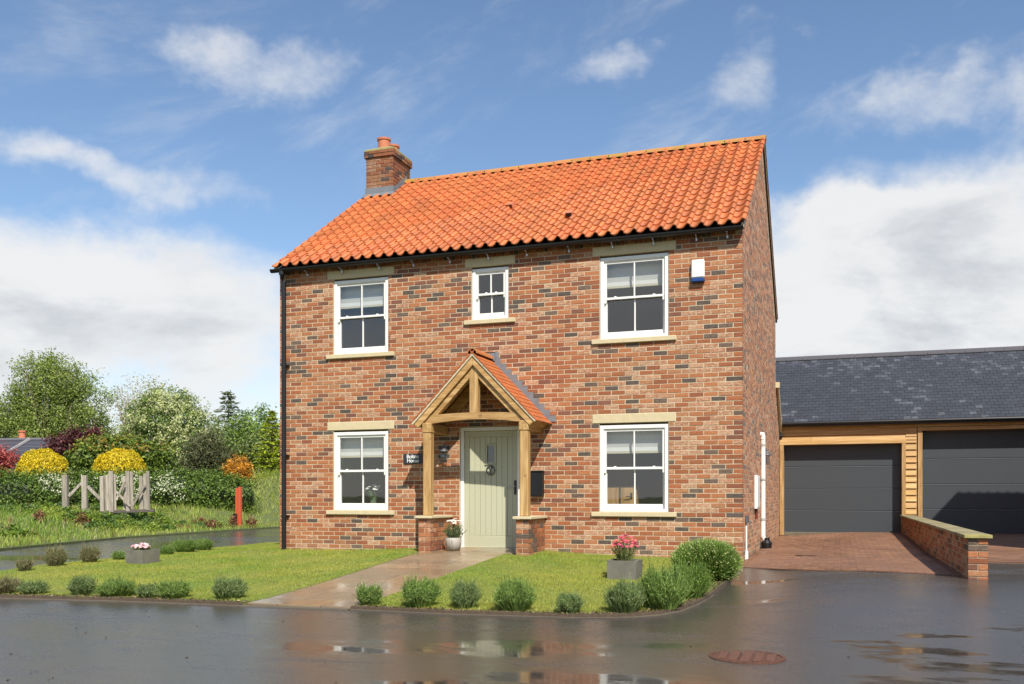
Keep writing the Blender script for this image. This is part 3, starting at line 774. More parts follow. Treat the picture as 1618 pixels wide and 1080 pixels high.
# ------------------------------------------------------------------ main roof
EY, EZ = -.17, 5.155                   # front eaves edge of the tiles
SL = Vector((0, RY - EY, RZ - EZ)); SLEN = SL.length; SLN = SL.normalized(); NRM = Vector((0, -SLN.z, SLN.y))
VX0, VX1 = -.05, HW + .055
NC, NR = 40, 17; TW = (VX1 - VX0) / NC; TG = (SLEN - .02) / NR
def pantile_profile(n=10):
    P = []
    for i in range(n + 1):
        t = i / n
        # shallow trough on the left, a roll on the right that laps the next tile
        if t < .58: h = -.026 * math.sin(math.pi * t / .58) + .004
        else: h = .004 + .046 * math.sin(math.pi * (t - .58) / .46)
        P.append((t * TW * 1.06, h))
    return P
PP = pantile_profile()
def tile_shape(mb, M, col):
    """S-shaped pantile, x across, y up the slope, z off the roof"""
    n = len(PP); V = []
    Ln = TG * 1.22
    for yy, lift in ((0, .024), (Ln, 0.0)):
        for x, h in PP: V.append((x, yy, h + lift))
    for x, h in PP: V.append((x, 0, h + .024 - .018))
    for x, h in PP: V.append((x, Ln * .6, h - .012))
    F = [(i, i + 1, n + i + 1, n + i) for i in range(n - 1)] + [(2 * n + i, 2 * n + i + 1, i + 1, i) for i in range(n - 1)]
    F += [(n - 1, 2 * n + n - 1, 3 * n + n - 1, 2 * n - 1), (0, n, 3 * n, 2 * n)]
    mb.add([M @ Vector(v) for v in V], F, col)
def tile_col(rng):
    f = rng.uniform(.82, 1.13); g = rng.uniform(.88, 1.12)
    return (.48 * f, .140 * f * g, .039 * f * g, .0)
TR = random.Random(21); VAR_TILE = []
for i in range(12):
    mb = MB(); tile_shape(mb, Matrix(), tile_col(TR)); me = mb.mesh('roof_tile', M_PANTILE)
    me.polygons.foreach_set('use_smooth', [j < len(PP) - 1 for j in range(len(me.polygons))]); VAR_TILE.append(me)
mb = MB()
mb.add([(VX0 + .02, EY + .04, EZ - .075), (VX1 - .02, EY + .04, EZ - .075), (VX1 - .02, RY, RZ - .10), (VX0 + .02, RY, RZ - .10), (VX0 + .02, 2 * RY - EY, EZ - .075), (VX1 - .02, 2 * RY - EY, EZ - .075)],
       [(0, 1, 2, 3), (3, 2, 5, 4)])
mb.add([(VX0 + .02, EY + .04, EZ - .075), (VX1 - .02, EY + .04, EZ - .075), (VX1 - .02, .0, 5.10), (VX0 + .02, .0, 5.10)], [(0, 3, 2, 1)])
roof = mb.build('roof', M_SOIL, house)
CH = (0.0, .64, 3.28, 4.14)             # chimney plan
rotM = Matrix((Vector((1, 0, 0)), SLN, NRM)).transposed().to_4x4()
tiles = []
for r in range(NR):
    for c in range(NC):
        p = Vector((VX0 + c * TW, EY, EZ)) + SLN * (r * TG)
        mid = p + SLN * TG * .5
        if mid.x + TW * .5 < CH[1] + .03 and mid.y > CH[2] - .02: continue
        tiles.append((p, (mid - CAM).length))
tiles.sort(key=lambda t: t[1])
mass = MB()
for i, (p, _) in enumerate(tiles):
    if i < 300:
        o = put('roof_tile', TR.choice(VAR_TILE), roof, p); o.rotation_euler = (rotM @ Matrix.Rotation(TR.uniform(-.008, .008), 4, 'Z')).to_euler()
    else:
        tile_shape(mass, Matrix.Translation(p) @ rotM @ Matrix.Rotation(TR.uniform(-.008, .008), 4, 'Z'), tile_col(TR))
# rear slope, out of sight from the front
rotB = Matrix((Vector((-1, 0, 0)), Vector((0, -SLN.y, SLN.z)), Vector((0, SLN.z, SLN.y)))).transposed().to_4x4()
for r in range(NR):
    for c in range(NC):
        p = Vector((VX1 - c * TW, 2 * RY - EY, EZ)) + Vector((0, -SLN.y, SLN.z)) * (r * TG)
        tile_shape(mass, Matrix.Translation(p) @ rotB, tile_col(TR))
o = struct(mass.build('tile_field', M_PANTILE, roof), 'stuff')
# ridge tiles with lichen
nrt = 20; rl = (VX1 + .02 - .60) / nrt
for i in range(nrt):
    x0 = .60 + i * rl; mb = MB(); n = 9; V = []
    ln = random.uniform(-.004, .004)
    for xx, ex in ((x0, 0), (x0 + rl - .006, 0.0)):
        for rr in (.125, .108):
            for j in range(n):
                w = math.pi * (j / (n - 1)) * 1.0
                V.append((xx, RY - rr * math.cos(w), RZ - .045 + rr * .82 * math.sin(w) + ln))
    F = [(j, j + 1, 2 * n + j + 1, 2 * n + j) for j in range(n - 1)] + [(n + j, n + j + 1, j + 1, j) for j in range(n - 1)] + [(2 * n + j, 2 * n + j + 1, 3 * n + j + 1, 3 * n + j) for j in range(n - 1)] + [(n + j + 1, n + j, 3 * n + j, 3 * n + j + 1) for j in range(n - 1)]
    f = random.uniform(.85, 1.1)
    mb.add(V, [q[::-1] for q in F], (.50 * f, .19 * f, .06 * f, random.uniform(.35, .9))); mb.build('ridge_tile', M_PANTILE, roof, False)
mb = MB()
for i in range(1, nrt): mb.box(.60 + i * rl - .012, .60 + i * rl + .006, RY - .12, RY + .1, RZ - .02, RZ + .035)
mb.v = [(x, y, min(z, RZ - .045 + .112 * math.sqrt(max(0, 1 - ((y - RY) / .13) ** 2)))) for x, y, z in mb.v]
mb.build('ridge_joint', M_BLACK, roof)
# verge: mortar bedding, undercloak
for sx, xv in ((1, VX1), (-1, VX0)):
    mb = MB()
    for d in (1, -1):
        ye = EY + .03 if d > 0 else 2 * RY - EY - .03
        a = Vector((xv - sx * .03, ye, EZ + .0)); b = Vector((xv - sx * .03, RY, RZ - .025))
        for dz0, dz1, ww, in ((-.055, .0, .012),):
            V = []
            for p in (a, b):
                V += [(p.x - sx * .03, p.y, p.z + dz0), (p.x + sx * ww, p.y, p.z + dz0), (p.x + sx * ww, p.y, p.z + dz1), (p.x - sx * .03, p.y, p.z + dz1)]
            mb.add(V, [(0, 1, 5, 4), (1, 2, 6, 5), (2, 3, 7, 6), (3, 0, 4, 7), (0, 3, 2, 1), (4, 5, 6, 7)])
    mb.build('verge_bedding', M_STONE, roof)
# gutter, brackets, downpipe
mb = MB(); n = 9; GY, GZ, GR = -.155, 5.105, .058; V = []
for xx in (VX0 - .03, VX1 - .03):
    for rr in (GR, GR - .006):
        for j in range(n):
            w = math.pi + math.pi * j / (n - 1); V.append((xx, GY + rr * math.cos(w), GZ + rr * math.sin(w)))
F = [(j + 1, j, 2 * n + j, 2 * n + j + 1) for j in range(n - 1)] + [(n + j, n + j + 1, 3 * n + j + 1, 3 * n + j) for j in range(n - 1)] + [(j, j + 1, n + j + 1, n + j) for j in range(n - 1)] + [(2 * n + j + 1, 2 * n + j, 3 * n + j, 3 * n + j + 1) for j in range(n - 1)]
mb.add(V, F)
for xx in (VX0 - .03, VX1 - .033): mb.lathe([(GR, 0), (GR, .006)], (0, 0, 0), 16); mb.v[-32:] = [(xx + v[2], GY + v[0], min(GZ, GZ + v[1])) for v in mb.v[-32:]]
gut = mb.build('gutter', M_BLACK, house)
for xx in (.16, .62, 1.32, 2.06, 2.72, 3.40, 4.10, 4.78, 5.5, 6.22, 6.88, 7.55, 8.02):
    mb = MB(); mb.tube([(xx, -.02, 4.985), (xx, -.05, 4.985), (xx, -.13, 5.03), (xx, -.13, 5.055)], .006, 6); mb.box(xx - .007, xx + .007, -.16, -.02, 5.030, 5.040); mb.box(xx - .012, xx + .012, -.07, -.045, 4.965, 5.01)
    mb.build('gutter_bracket', M_STEEL, gut)
mb = MB(); dp = .14
mb.tube([(dp, -.155, 5.06), (dp, -.155, 4.98), (dp, -.09, 4.88), (dp, -.085, .06), (dp, -.12, .02)], .043, 14); mb.lathe([(.052, 0), (.052, .07)], (dp, -.155, 5.0), 14)
for zz in (3.35, 1.72, .62): mb.lathe([(.050, 0), (.050, .05)], (dp, -.085, zz), 14); mb.box(dp - .07, dp + .07, -.05, .0, zz + .01, zz + .035)
mb.build('downpipe', M_BLACK, house, False)
# two flue vents in the tiles
for x, y in ((3.91, 1.53), (5.26, .78)):
    z = EZ + (y - EY) * (RZ - EZ) / (RY - EY); mb = MB()
    M = Matrix.Translation((x, y, z)) @ rotM
    mb.prism([(-.07, .0), (.07, .0), (.055, .085), (-.055, .085)], 0, .16, (1, 1, 1, 0), M); mb.box(-.05, .05, -.006, .01, .012, .075, (.03, .03, .03, 0), M)
    mb.build('roof_vent', M_TERRA, roof)

# chimney
cx0, cx1, cy0, cy1 = CH
mb = MB(); mb.box(cx0 + .009, cx1 - .009, cy0 + .009, cy1 - .009, 6.9, 8.44); chim = mb.build('chimney', M_MORTAR, house)
mb = MB(); CR = random.Random(9)
for r in range(20):
    z = 6.94 + r * .075
    g = .0
    if z > 8.28: g = .035
    off = .1125 * (r % 2)
    for face in range(4):
        Lf = (cx1 - cx0 if face % 2 == 0 else cy1 - cy0) + 2 * g
        cuts = [0.0]; p = off
        while p < Lf - .04:
            if p > .04: cuts.append(p)
            p += .225
        cuts.append(Lf)
        for a, b in zip(cuts, cuts[1:]):
            u = (a + b) / 2; l = b - a - .01 + (.01 if a == 0 or b == Lf else 0)
            if face == 0: M = Matrix.Translation((cx0 - g + u, cy0 - g, z + .0375))
            elif face == 1: M = Matrix(((0, -1, 0, cx1 + g), (1, 0, 0, cy0 - g + u), (0, 0, 1, z + .0375), (0, 0, 0, 1)))
            elif face == 2: M = Matrix(((-1, 0, 0, cx1 + g - u), (0, -1, 0, cy1 + g), (0, 0, 1, z + .0375), (0, 0, 0, 1)))
            else: M = Matrix(((0, 1, 0, cx0 - g), (-1, 0, 0, cy1 + g - u), (0, 0, 1, z + .0375), (0, 0, 0, 1)))
            c = brick_col(CR); c = (c[0] * .72, c[1] * .78, c[2] * .85, c[3] * .4)
            t = MB(); brick_shape(t, M, l, .065, .06 + g, c, CR)
            if face in (0, 1) and z > 7.4: t.build('brick', M_BRICK, chim)
            else: mb.v and None; o_ = len(mb.v); mb.v += t.v; mb.f += [tuple(i + o_ for i in f) for f in t.f]; mb.c += t.c
struct(mb.build('brickwork', M_BRICK, chim), 'stuff')
mb = MB(); g = .03
V = []
for gg, z in ((g, 8.435), (g, 8.465), (-.10, 8.535), (-.2, 8.55)):
    V += [(cx0 - gg, cy0 - gg, z), (cx1 + gg, cy0 - gg, z), (cx1 + gg, cy1 + gg, z), (cx0 - gg, cy1 + gg, z)]
F = [(3, 2, 1, 0), (12, 13, 14, 15)]
for k in range(3):
    for j in range(4): F.append((k * 4 + j, k * 4 + (j + 1) % 4, k * 4 + 4 + (j + 1) % 4, k * 4 + 4 + j))
mb.add(V, F); mb.build('flaunching', M_FLAUNCH, chim)
for yy in (3.50, 3.92):
    mb = MB(); mb.lathe([(.13, 0), (.132, .19), (.150, .195), (.152, .235), (.135, .24), (.115, .235), (.112, .02)], ((cx0 + cx1) / 2, yy, 8.52), 20); mb.build('chimney_pot', M_TERRA, chim, False)
def roofz(y): return EZ + (y - EY) * (RZ - EZ) / (RY - EY)
mb = MB()
mb.box(cx0 - .02, cx1 + .02, cy0 - .014, cy0 - .002, roofz(cy0) - .02, roofz(cy0) + .17)
mb.add([(cx0 - .04, cy0 - .006, roofz(cy0) + .055), (cx1 + .10, cy0 - .006, roofz(cy0) + .055), (cx1 + .10, cy0 - .16, roofz(cy0 - .16) + .05), (cx0 - .04, cy0 - .16, roofz(cy0 - .16) + .05)], [(0, 3, 2, 1)])
V = []
for i in range(5):
    y = cy0 + i * (RY - cy0) / 4
    V += [(cx1 + .012, y, roofz(y) + .01), (cx1 + .012, y, roofz(y) + (.17 if i % 2 == 0 else .13)), (cx1 + .13, y, roofz(y) + .065)]
for i in range(4):
    o_ = 3 * i; mb.add(V[o_:o_ + 6], [(0, 3, 4, 1), (0, 2, 5, 3)])
mb.build('flashing', M_LEAD, chim)

# ------------------------------------------------------------------ oak porch
PC, PHW, PAZ, PEZ, PY = 4.10, 1.075, 3.315, 2.205, -.80     # centre, half width, apex, eaves, front of the tiles
porch = root('oak_porch', (PC, -.4, .1), 'green oak porch with clay tiled gable canopy over the front door', 'porch')
PS = Vector((PHW, PAZ - PEZ)); PSL = PS.length; PU = PS.normalized()
def slope_M(side):
    """local x up the slope, y along world y, z off the roof; origin at the eaves"""
    ux = Vector((-side * PU.x, 0, PU.y)); uz = Vector((side * PU.y, 0, PU.x)); uy = uz.cross(ux)
    M = Matrix((ux, uy, uz)).transposed().to_4x4(); M.translation = Vector((PC + side * PHW, 0, PEZ)); return M
for x0, x1, zz in ((3.175, 3.39, .64), (4.855, 5.07, .64)):
    mb = MB(); mb.box(x0 + .009, x1 - .009, -.84, -.0, -.2, zz - .004); pier = mb.build('pier', M_MORTAR, porch)
    PRr = random.Random(int(x0 * 100))
    for r in range(11):
        z = zz - .075 * (r + 1); last = z
        y0 = -.848
        if r % 2: fc = [(x0, x1)]
        else: fc = [(x0, x0 + .1025 + .005), (x0 + .1125, x1)]
        for a, b in fc:
            t = MB(); brick_shape(t, Matrix.Translation(((a + b) / 2, y0, z + .035)), b - a - .004, .065, .1, brick_col(PRr), PRr); t.build('brick', M_BRICK, pier)
        for sgn, xs in ((1, x1), (-1, x0)):
            y = y0 + (.1125 if r % 2 else .225) - .0
            if not r % 2:
                t = MB(); M = Matrix(((0, -sgn, 0, xs), (sgn, 0, 0, y0 + .1075), (0, 0, 1, z + .035), (0, 0, 0, 1))); brick_shape(t, M, .213, .065, .09, brick_col(PRr), PRr); t.build('brick', M_BRICK, pier)
            while y < -.02:
                e = min(y + .225, 0.0); t = MB()
                M = Matrix(((0, -sgn, 0, xs), (sgn, 0, 0, (y + e) / 2), (0, 0, 1, z + .035), (0, 0, 0, 1)))
                brick_shape(t, M, e - y - .01, .065, .06, brick_col(PRr), PRr); t.build('brick', M_BRICK, pier); y = e
    mb = MB(); mb.bevbox(x0 - .04, x1 + .045, -.895, -.002, zz + .003, zz + .046, .006); mb.build('pier_cap', M_STONE, porch)
for x0 in (3.215, 4.885):
    mb = MB(); mb.bevbox(x0, x0 + .14, -.76, -.62, .686, 2.10, .012); mb.build('post', M_OAKV, porch)
    mb = MB(); mb.bevbox(x0 - .012, x0 + .152, -.772, -.608, 2.04, 2.20, .010, (.96, .93, .88, 0)); mb.build('post_head', M_OAKY, porch)
    mb = MB(); mb.bevbox(x0 + .005, x0 + .135, -.607, -.005, 2.05, 2.195, .008, (.92, .88, .82, 0)); mb.build('wall_plate', M_OAKY, porch)
# cambered tie beam
n = 16; top = []; bot = []
xa, xb = PC - .93, PC + .93
for i in range(n + 1):
    t = i / n; x = xa + (xb - xa) * t; a = math.sin(math.pi * t)
    bot.append((x, 2.165 + .075 * a)); top.append((x, 2.315 + .035 * a))
mb = MB(); mb.prism(bot + top[::-1], -.745, -.655); mb.build('tie_beam', M_OAKX, porch)
mb = MB(); mb.bevbox(PC - .072, PC + .072, -.74, -.63, 2.34, 3.16, .006); mb.build('king_post', M_OAKV, porch)
def slope_board(side, x0, x1, y0, y1, z0, z1, name, mater, tint=(1, 1, 1, 0), cut=True):
    M = slope_M(side); mb = MB(); mb.bevbox(x0, x1, y0, y1, z0, z1, .004, tint)
    # plumb cut at the apex
    V = []
    for v in mb.v:
        p = M @ Vector(v)
        lim = PC + side * .0015; ux = (M.to_3x3() @ Vector((1, 0, 0)))
        if (p.x - lim) * side < 0: p = p - ux * ((p.x - lim) / ux.x)
        V.append(tuple(p))
    mb.v = V; return mb.build(name, mater, porch)
for side in (1, -1):
    M = slope_M(side); s = 1 if side > 0 else 1
    f = (lambda a, b: (a, b)) if (M @ Vector((0, 1, 0)) - M.translation).y > 0 else (lambda a, b: (-b, -a))
    y0, y1 = f(-.785, -.745); slope_board(side, .015, PSL + .1, y0, y1, -.145, -.045, 'bargeboard', M_OAKX, (1.04, 1.0, .95, 0))
    y0, y1 = f(-.738, -.640); slope_board(side, .05, PSL + .1, y0, y1, -.235, -.150, 'principal_rafter', M_OAKX, (.95, .92, .88, 0))
    y0, y1 = f(-.09, -.004); slope_board(side, .06, PSL + .1, y0, y1, -.22, -.060, 'wall_rafter', M_OAKX, (.9, .86, .8, 0))
    y0, y1 = f(-.79, -.004); slope_board(side, .0, PSL + .05, y0, y1, -.042, -.016, 'roof_boarding', M_OAKY)
    y0, y1 = f(-.70, -.004); slope_board(side, .03, .12, y0, y1, -.20, -.044, 'eaves_fascia', M_OAKY, (.93, .88, .8, 0))
    # plain tiles, each one laid
    rows = 14; g = (PSL - .03) / rows; PT = random.Random(40 + side)
    mb = MB(); mb.bevbox(0, g * 1.9, 0, .160, 0, .011, .002, (1, 1, 1, 0))
    var = []
    for i in range(6):
        c = tile_col(PT); m2 = MB(); m2.bevbox(0, g * 1.9, 0, .160, 0, .016, .002, (c[0] * .95, c[1] * .92, c[2] * .9, 0)); var.append(m2.mesh('roof_tile', M_PANTILE))
    for r in range(rows):
        yy = -.815 - (.08 if r % 2 else 0); 
        for cix in range(6):
            ya = yy + cix * .1635; yb = ya + .16
            if ya < -.82: ya = -.815
            if yb > -.004: yb = -.004
            if yb - ya < .03: continue
            a, b = f(ya, yb)
            loc = M @ Vector((r * g - .03, a, -.006 + .002))
            R3 = M.to_3x3() @ Matrix.Rotation(.075 + PT.uniform(-.006, .006), 3, 'Y')
            if abs((b - a) - .16) < .004: o = put('roof_tile', PT.choice(var), porch)
            else:
                c = tile_col(PT); m2 = MB(); m2.bevbox(0, g * 1.9, 0, b - a, 0, .016, .002, (c[0] * .95, c[1] * .92, c[2] * .9, 0)); o = put('roof_tile', m2.mesh('roof_tile', M_PANTILE), porch)
            o.matrix_parent_inverse = Matrix.Translation(-porch.location); o.matrix_basis = Matrix.Translation(loc) @ R3.to_4x4()
    # mortar at the verge
    y0, y1 = f(-.806, -.786); slope_board(side, -.01, PSL + .05, y0, y1, -.046, -.004, 'verge_bedding', M_STONE, (.95, .98, 1.1, 0))
    # stepped lead flashing up the wall
    mb = MB(); ns = 12
    for i in range(ns):
        za = PEZ + .02 + i * (PAZ - PEZ + .08) / ns; zb = za + (PAZ - PEZ + .08) / ns + .004
        xs = PC + side * PHW * (1 - (za - PEZ) / (PAZ - PEZ)); xin = xs - side * .16
        xo = xs + side * .10
        mb.box(min(xin, xo), max(xin, xo), -.014 - .001 * (i % 2), -.003, za, zb)
    if side > 0:
        mb.add([M @ Vector((0 + .0, -.13, .03)), M @ Vector((PSL, -.13, .03)), M @ Vector((PSL, -.004, .045)), M @ Vector((0, -.004, .045))], [(0, 3, 2, 1)])
    mb.build('flashing', M_LEAD, porch)
mb = MB(); mb.bevbox(PC - .10, PC + .10, -.050, -.004, PAZ - .05, PAZ + .085, .006); mb.build('lead_saddle', M_LEAD, porch)
for i in range(2):
    ya = -.805 + i * .40; mb = MB(); n = 9; V = []
    for yy in (ya, ya + .395):
        for rr in (.085, .072):
            for j in range(n):
                w = math.pi * j / (n - 1); V.append((PC + rr * math.cos(w), yy, PAZ - .025 + rr * math.sin(w)))
    F = [(j, j + 1, 2 * n + j + 1, 2 * n + j) for j in range(n - 1)] + [(n + j, n + j + 1, j + 1, j) for j in range(n - 1)] + [(n + j + 1, n + j, 3 * n + j, 3 * n + j + 1) for j in range(n - 1)]
    mb.add(V, F, (.50, .16, .055, .35)); mb.build('ridge_tile', M_PANTILE, porch)
mb = MB(); mb.lathe([(.001, 0), (.07, .0), (.07, .004)], (0, 0, 0), 14); mb.v = [(PC + v[0], -.803 + v[2], PAZ - .03 + abs(v[1])) for v in mb.v]; mb.build('ridge_mortar', M_STONE, porch)

# ------------------------------------------------------------------ small fixtures on the house
mb = MB(); mb.bevbox(2.505, 2.865, -.022, -.004, 1.565, 1.738, .003); sign = tag(mb.build('house_sign', M_SIGN), 'dark slate house name sign with white lettering left of porch', 'sign')
def text_mesh(name, body, size, loc, mater, parent, shear=0.0, align='LEFT'):
    cu = bpy.data.curves.new(name, 'FONT'); cu.body = body; cu.size = size; cu.extrude = .0012; cu.offset = .0016; cu.align_x = align; cu.space_character = .92
    t = bpy.data.objects.new(name, cu); COL.objects.link(t); bpy.context.view_layer.update()
    me = bpy.data.meshes.new_from_object(t.evaluated_get(bpy.context.evaluated_depsgraph_get())); bpy.data.objects.remove(t)
    me.materials.clear(); me.materials.append(mater)
    a = me.color_attributes.new('tint', 'FLOAT_COLOR', 'POINT'); a.data.foreach_set('color', np.ones(4 * len(me.vertices), np.float32))
    o = put(name, me, parent); o.location = loc; o.rotation_euler = (R(90), 0, 0); return o
M_LETTER = plain('white_lettering', (.75, .75, .72), .6, var=.02)
text_mesh('lettering', 'Bolton', .092, (2.565, -.0235, 1.660), M_LETTER, sign); text_mesh('lettering', 'House', .092, (2.572, -.0235, 1.588), M_LETTER, sign)

mb = MB(); mb.bevbox(7.468, 7.672, -.085, -.003, 4.385, 4.672, .02); alarm = tag(mb.build('alarm_box', M_WHITE), 'white alarm box with blue base high on front wall', 'alarm')
mb = MB(); mb.bevbox(7.466, 7.674, -.088, -.003, 4.322, 4.384, .015); mb.build('blue_lens', M_BLUE, alarm)

def lantern(name, M, label):
    rt = root(name, M.translation, label, 'lantern'); T = lambda v: M @ Vector(v)
    def bld(nm, mb, mater, smooth=False): mb.v = [tuple(T(v)) for v in mb.v]; return mb.build(nm, mater, rt, smooth)
    mb = MB(); mb.bevbox(-.03, .03, -.012, 0, .05, .17, .004); mb.tube([(0, -.01, .11), (0, -.05, .13), (0, -.095, .20), (0, -.10, .165)], .009, 8); bld('bracket', mb, M_GREY)
    mb = MB(); mb.lathe([(.082, .06), (.078, .075), (.045, .105), (.024, .13), (.018, .15), (.022, .158), (.006, .19)], (0, -.10, 0), 16); bld('cap', mb, M_GREY, True)
    mb = MB(); mb.lathe([(.050, -.10), (.060, .058)], (0, -.10, 0), 16); bld('glass', mb, M_GLASS, True)
    mb = MB(); mb.lathe([(.054, -.115), (.056, -.10)], (0, -.10, 0), 16); mb.lathe([(.012, -.09), (.014, .0), (.008, .03)], (0, -.10, 0), 10)
    for j in range(4):
        w = math.pi / 2 * j + .6; mb.tube([(.053 * math.cos(w), -.10 + .053 * math.sin(w), -.10), (.063 * math.cos(w), -.10 + .063 * math.sin(w), .06)], .0035, 5)
    bld('cage', mb, M_GREY)
lantern('wall_lantern', Matrix.Translation((3.30, 0, 1.70)), 'small grey wall lantern between left porch post and front door')
lantern('wall_lantern', Matrix(((0, -1, 0, HW), (1, 0, 0, 3.72), (0, 0, 1, 1.72), (0, 0, 0, 1))), 'clear glass wall lantern beside white downpipe on side wall')

mb = MB(); mb.bevbox(4.845, 5.06, -.115, -.003, 1.0, 1.405, .008); lb = tag(mb.build('letterbox', M_BLACK), 'black metal letterbox on wall behind right porch post', 'letterbox')
mb = MB(); mb.bevbox(4.862, 5.043, -.121, -.113, 1.02, 1.33, .004); mb.build('door_panel', M_BLACK, lb); mb = MB(); mb.bevbox(4.84, 5.065, -.135, -.0035, 1.407, 1.422, .004); mb.build('lid', M_BLACK, lb)

mb = MB(); mb.bevbox(HW + .003, HW + .055, 2.06, 2.66, .78, 1.37, .008); mtr = tag(mb.build('meter_cabinet', M_WHITE), 'white meter cabinet on brick side wall', 'meter box')
mb = MB(); mb.bevbox(HW + .052, HW + .062, 2.09, 2.63, .81, 1.34, .004); mb.build('cabinet_door', M_WHITE, mtr); mb = MB(); mb.bevbox(HW + .004, HW + .04, 2.30, 2.38, .60, .79, .004, (.3, .13, .08, 0)); mb.build('conduit', M_TERRA, mtr)
mb = MB(); mb.tube([(HW + .045, 3.50, 2.15), (HW + .045, 3.52, 1.9), (HW + .045, 3.52, .24), (HW + .09, 3.52, .16)], .045, 12)
mb.tube([(HW - .05, 3.50, 2.17), (HW + .045, 3.50, 2.17), (HW + .045, 3.50, 2.08)], .047, 12)
wp = mb.build('waste_pipe', M_WHITE, house)
for zz in (1.95, 1.30, .55):
    mb = MB(); mb.lathe([(.055, 0), (.055, .04)], (HW + .045, 3.52, zz), 12, (.5, .5, .5, 0)); mb.build('pipe_clip', M_WHITE, wp)
mb = MB(); mb.lathe([(.09, 0), (.10, .12), (.06, .17), (.055, .22)], (HW + .11, 3.52, gzf(8.4, 3.5)), 12); tag(mb.build('gully_hopper', M_BLACK), 'black drain hopper under white pipe at side wall', 'drain')
rt = root('cable_trunking', (HW + .02, .52, 0), 'white cable trunking flaring at its foot on house corner', 'conduit')
mb = MB(); mb.bevbox(HW + .003, HW + .026, .46, .52, .14, .60, .004); mb.build('cover_strip', M_WHITE, rt)
mb = MB(); mb.prism([(.45, .14), (.53, .14), (.62, -.01), (.62, -.12), (.42, -.12), (.42, -.01)], HW + .003, HW + .040); mb.v = [(y, x, z) for x, y, z in mb.v]; mb.f = [f[::-1] for f in mb.f]; mb.build('foot_cover', M_WHITE, rt)
mb = MB(); mb.bevbox(HW + .003, HW + .05, .42, .55, .58, .70, .005); mb.build('junction_box', M_GREY, rt)

# ------------------------------------------------------------------ timber-clad garages
GYF = 9.44
garage = root('garage', (11.2, GYF, .1), 'timber clad double garage with dark tiled roof behind the house', 'garage')
GX0, GX1 = HW + .003, 15.6
d1 = (8.345, 11.068, .08, 2.27); d2 = (11.512, 14.35, .08, 2.56)
mb = MB(); wall_sheet(mb, GX0, GX1, -.1, 2.86, [d1, d2], lambda u, d, z: (u, GYF + .05 + d, z), .32)
mb.add([(GX1, GYF + .05, -.1), (GX1, 15.5, -.1), (GX1, 15.5, 2.86), (GX1, 12.25, 4.78), (GX1, GYF + .05, 2.86)], [(0, 1, 2, 3, 4)])
mb.add([(GX0, 15.5, -.1), (GX1, 15.5, -.1), (GX1, 15.5, 2.86), (GX0, 15.5, 2.86)], [(3, 2, 1, 0)])
mb.add([(GX0, GYF + .05, -.1), (GX0, 15.5, -.1), (GX0, 15.5, 2.86), (GX0, 12.25, 4.78), (GX0, GYF + .05, 2.86)], [(4, 3, 2, 1, 0)])
mb.box(6.5, GX0, 9.75, 15.4, -.1, 2.9)
mb.build('wall', M_CLAD, garage)
def board(x0, x1, z0, z1, tint):
    mb = MB(); M = Matrix(((0, 1, 0, 0), (1, 0, 0, 0), (0, 0, 1, 0), (0, 0, 0, 1)))
    P = [(GYF + .045, z0 + .004), (GYF + .045, z1), (GYF + .030, z1), (GYF - .008, z0 + .018), (GYF - .008, z0)]
    n = 5; V = [(x0, y, z) for y, z in P] + [(x1, y, z) for y, z in P]
    mb.add(V, [tuple(range(n)), tuple(range(2 * n - 1, n - 1, -1))] + [(j, j + n, (j + 1) % n + n, (j + 1) % n) for j in range(n)], tint)
    mb.build('weatherboard', M_CLAD, garage)
def wt(): f = random.uniform(.86, 1.1); return (f, f * random.uniform(.94, 1.0), f * random.uniform(.86, 1.0), 0)
z = 2.345
for zz in (2.345, 2.50, 2.655): board(GX0 + .005, 9.0 if zz < 2.4 else 11.39, zz, zz + .165, wt()); 
board(9.004, 11.39, 2.345, 2.51, wt())
board(11.395, GX1, 2.655, 2.82, wt())
z = .10
while z < 2.60: board(11.155, 11.39, z, min(z + .165, 2.66), wt()); z += .155
z = .10
while z < 2.60: board(14.48, GX1, z, min(z + .165, 2.66), wt()); z += .155
for (a, b, c, d), s in ((d1, 0), (d2, .0)):
    mb = MB(); mb.bevbox(a - .095, a + .004, GYF - .022, GYF + .30, c - .05, d + .001, .004); mb.build('door_lining', M_OAKV, garage)
    mb = MB(); mb.bevbox(b - .004, b + .085, GYF - .022, GYF + .30, c - .05, d + .001, .004); mb.build('door_lining', M_OAKV, garage)
    mb = MB(); mb.bevbox(a - .097, b + .087, GYF - .024, GYF + .30, d + .002, d + .08, .004); mb.build('door_head', M_CLAD, garage)
    gd = MB(); gd.box(a, b, GYF + .31, GYF + .34, c - .02, d); gdo = gd.build('garage_door', M_DOORGREY, garage)
    zs = [.085, .645, 1.19, 1.74, 2.30] if d < 2.4 else [.10, .70, 1.29, 1.90, 2.56]
    for za, zb in zip(zs, zs[1:]):
        p = MB(); p.bevbox(a + .004, b - .004, GYF + .285, GYF + .312, za + .004, zb - .004, .006); p.build('panel', M_DOORGREY, gdo)
        p = MB(); p.bevbox(a + .004, b - .004, GYF + .276, GYF + .292, zb - .016, zb - .009, .002, (5, 5, 5, 0)); p.build('joint_highlight', M_DOORGREY, gdo)  # pale strip paints the highlight along each panel joint
    p = MB(); p.bevbox(a - .0, b + .0, GYF + .02, GYF + .34, c - .06, c + .024, .004, (1.2, 1.15, 1.05, 0)); p.build('threshold', M_EDGE, garage)
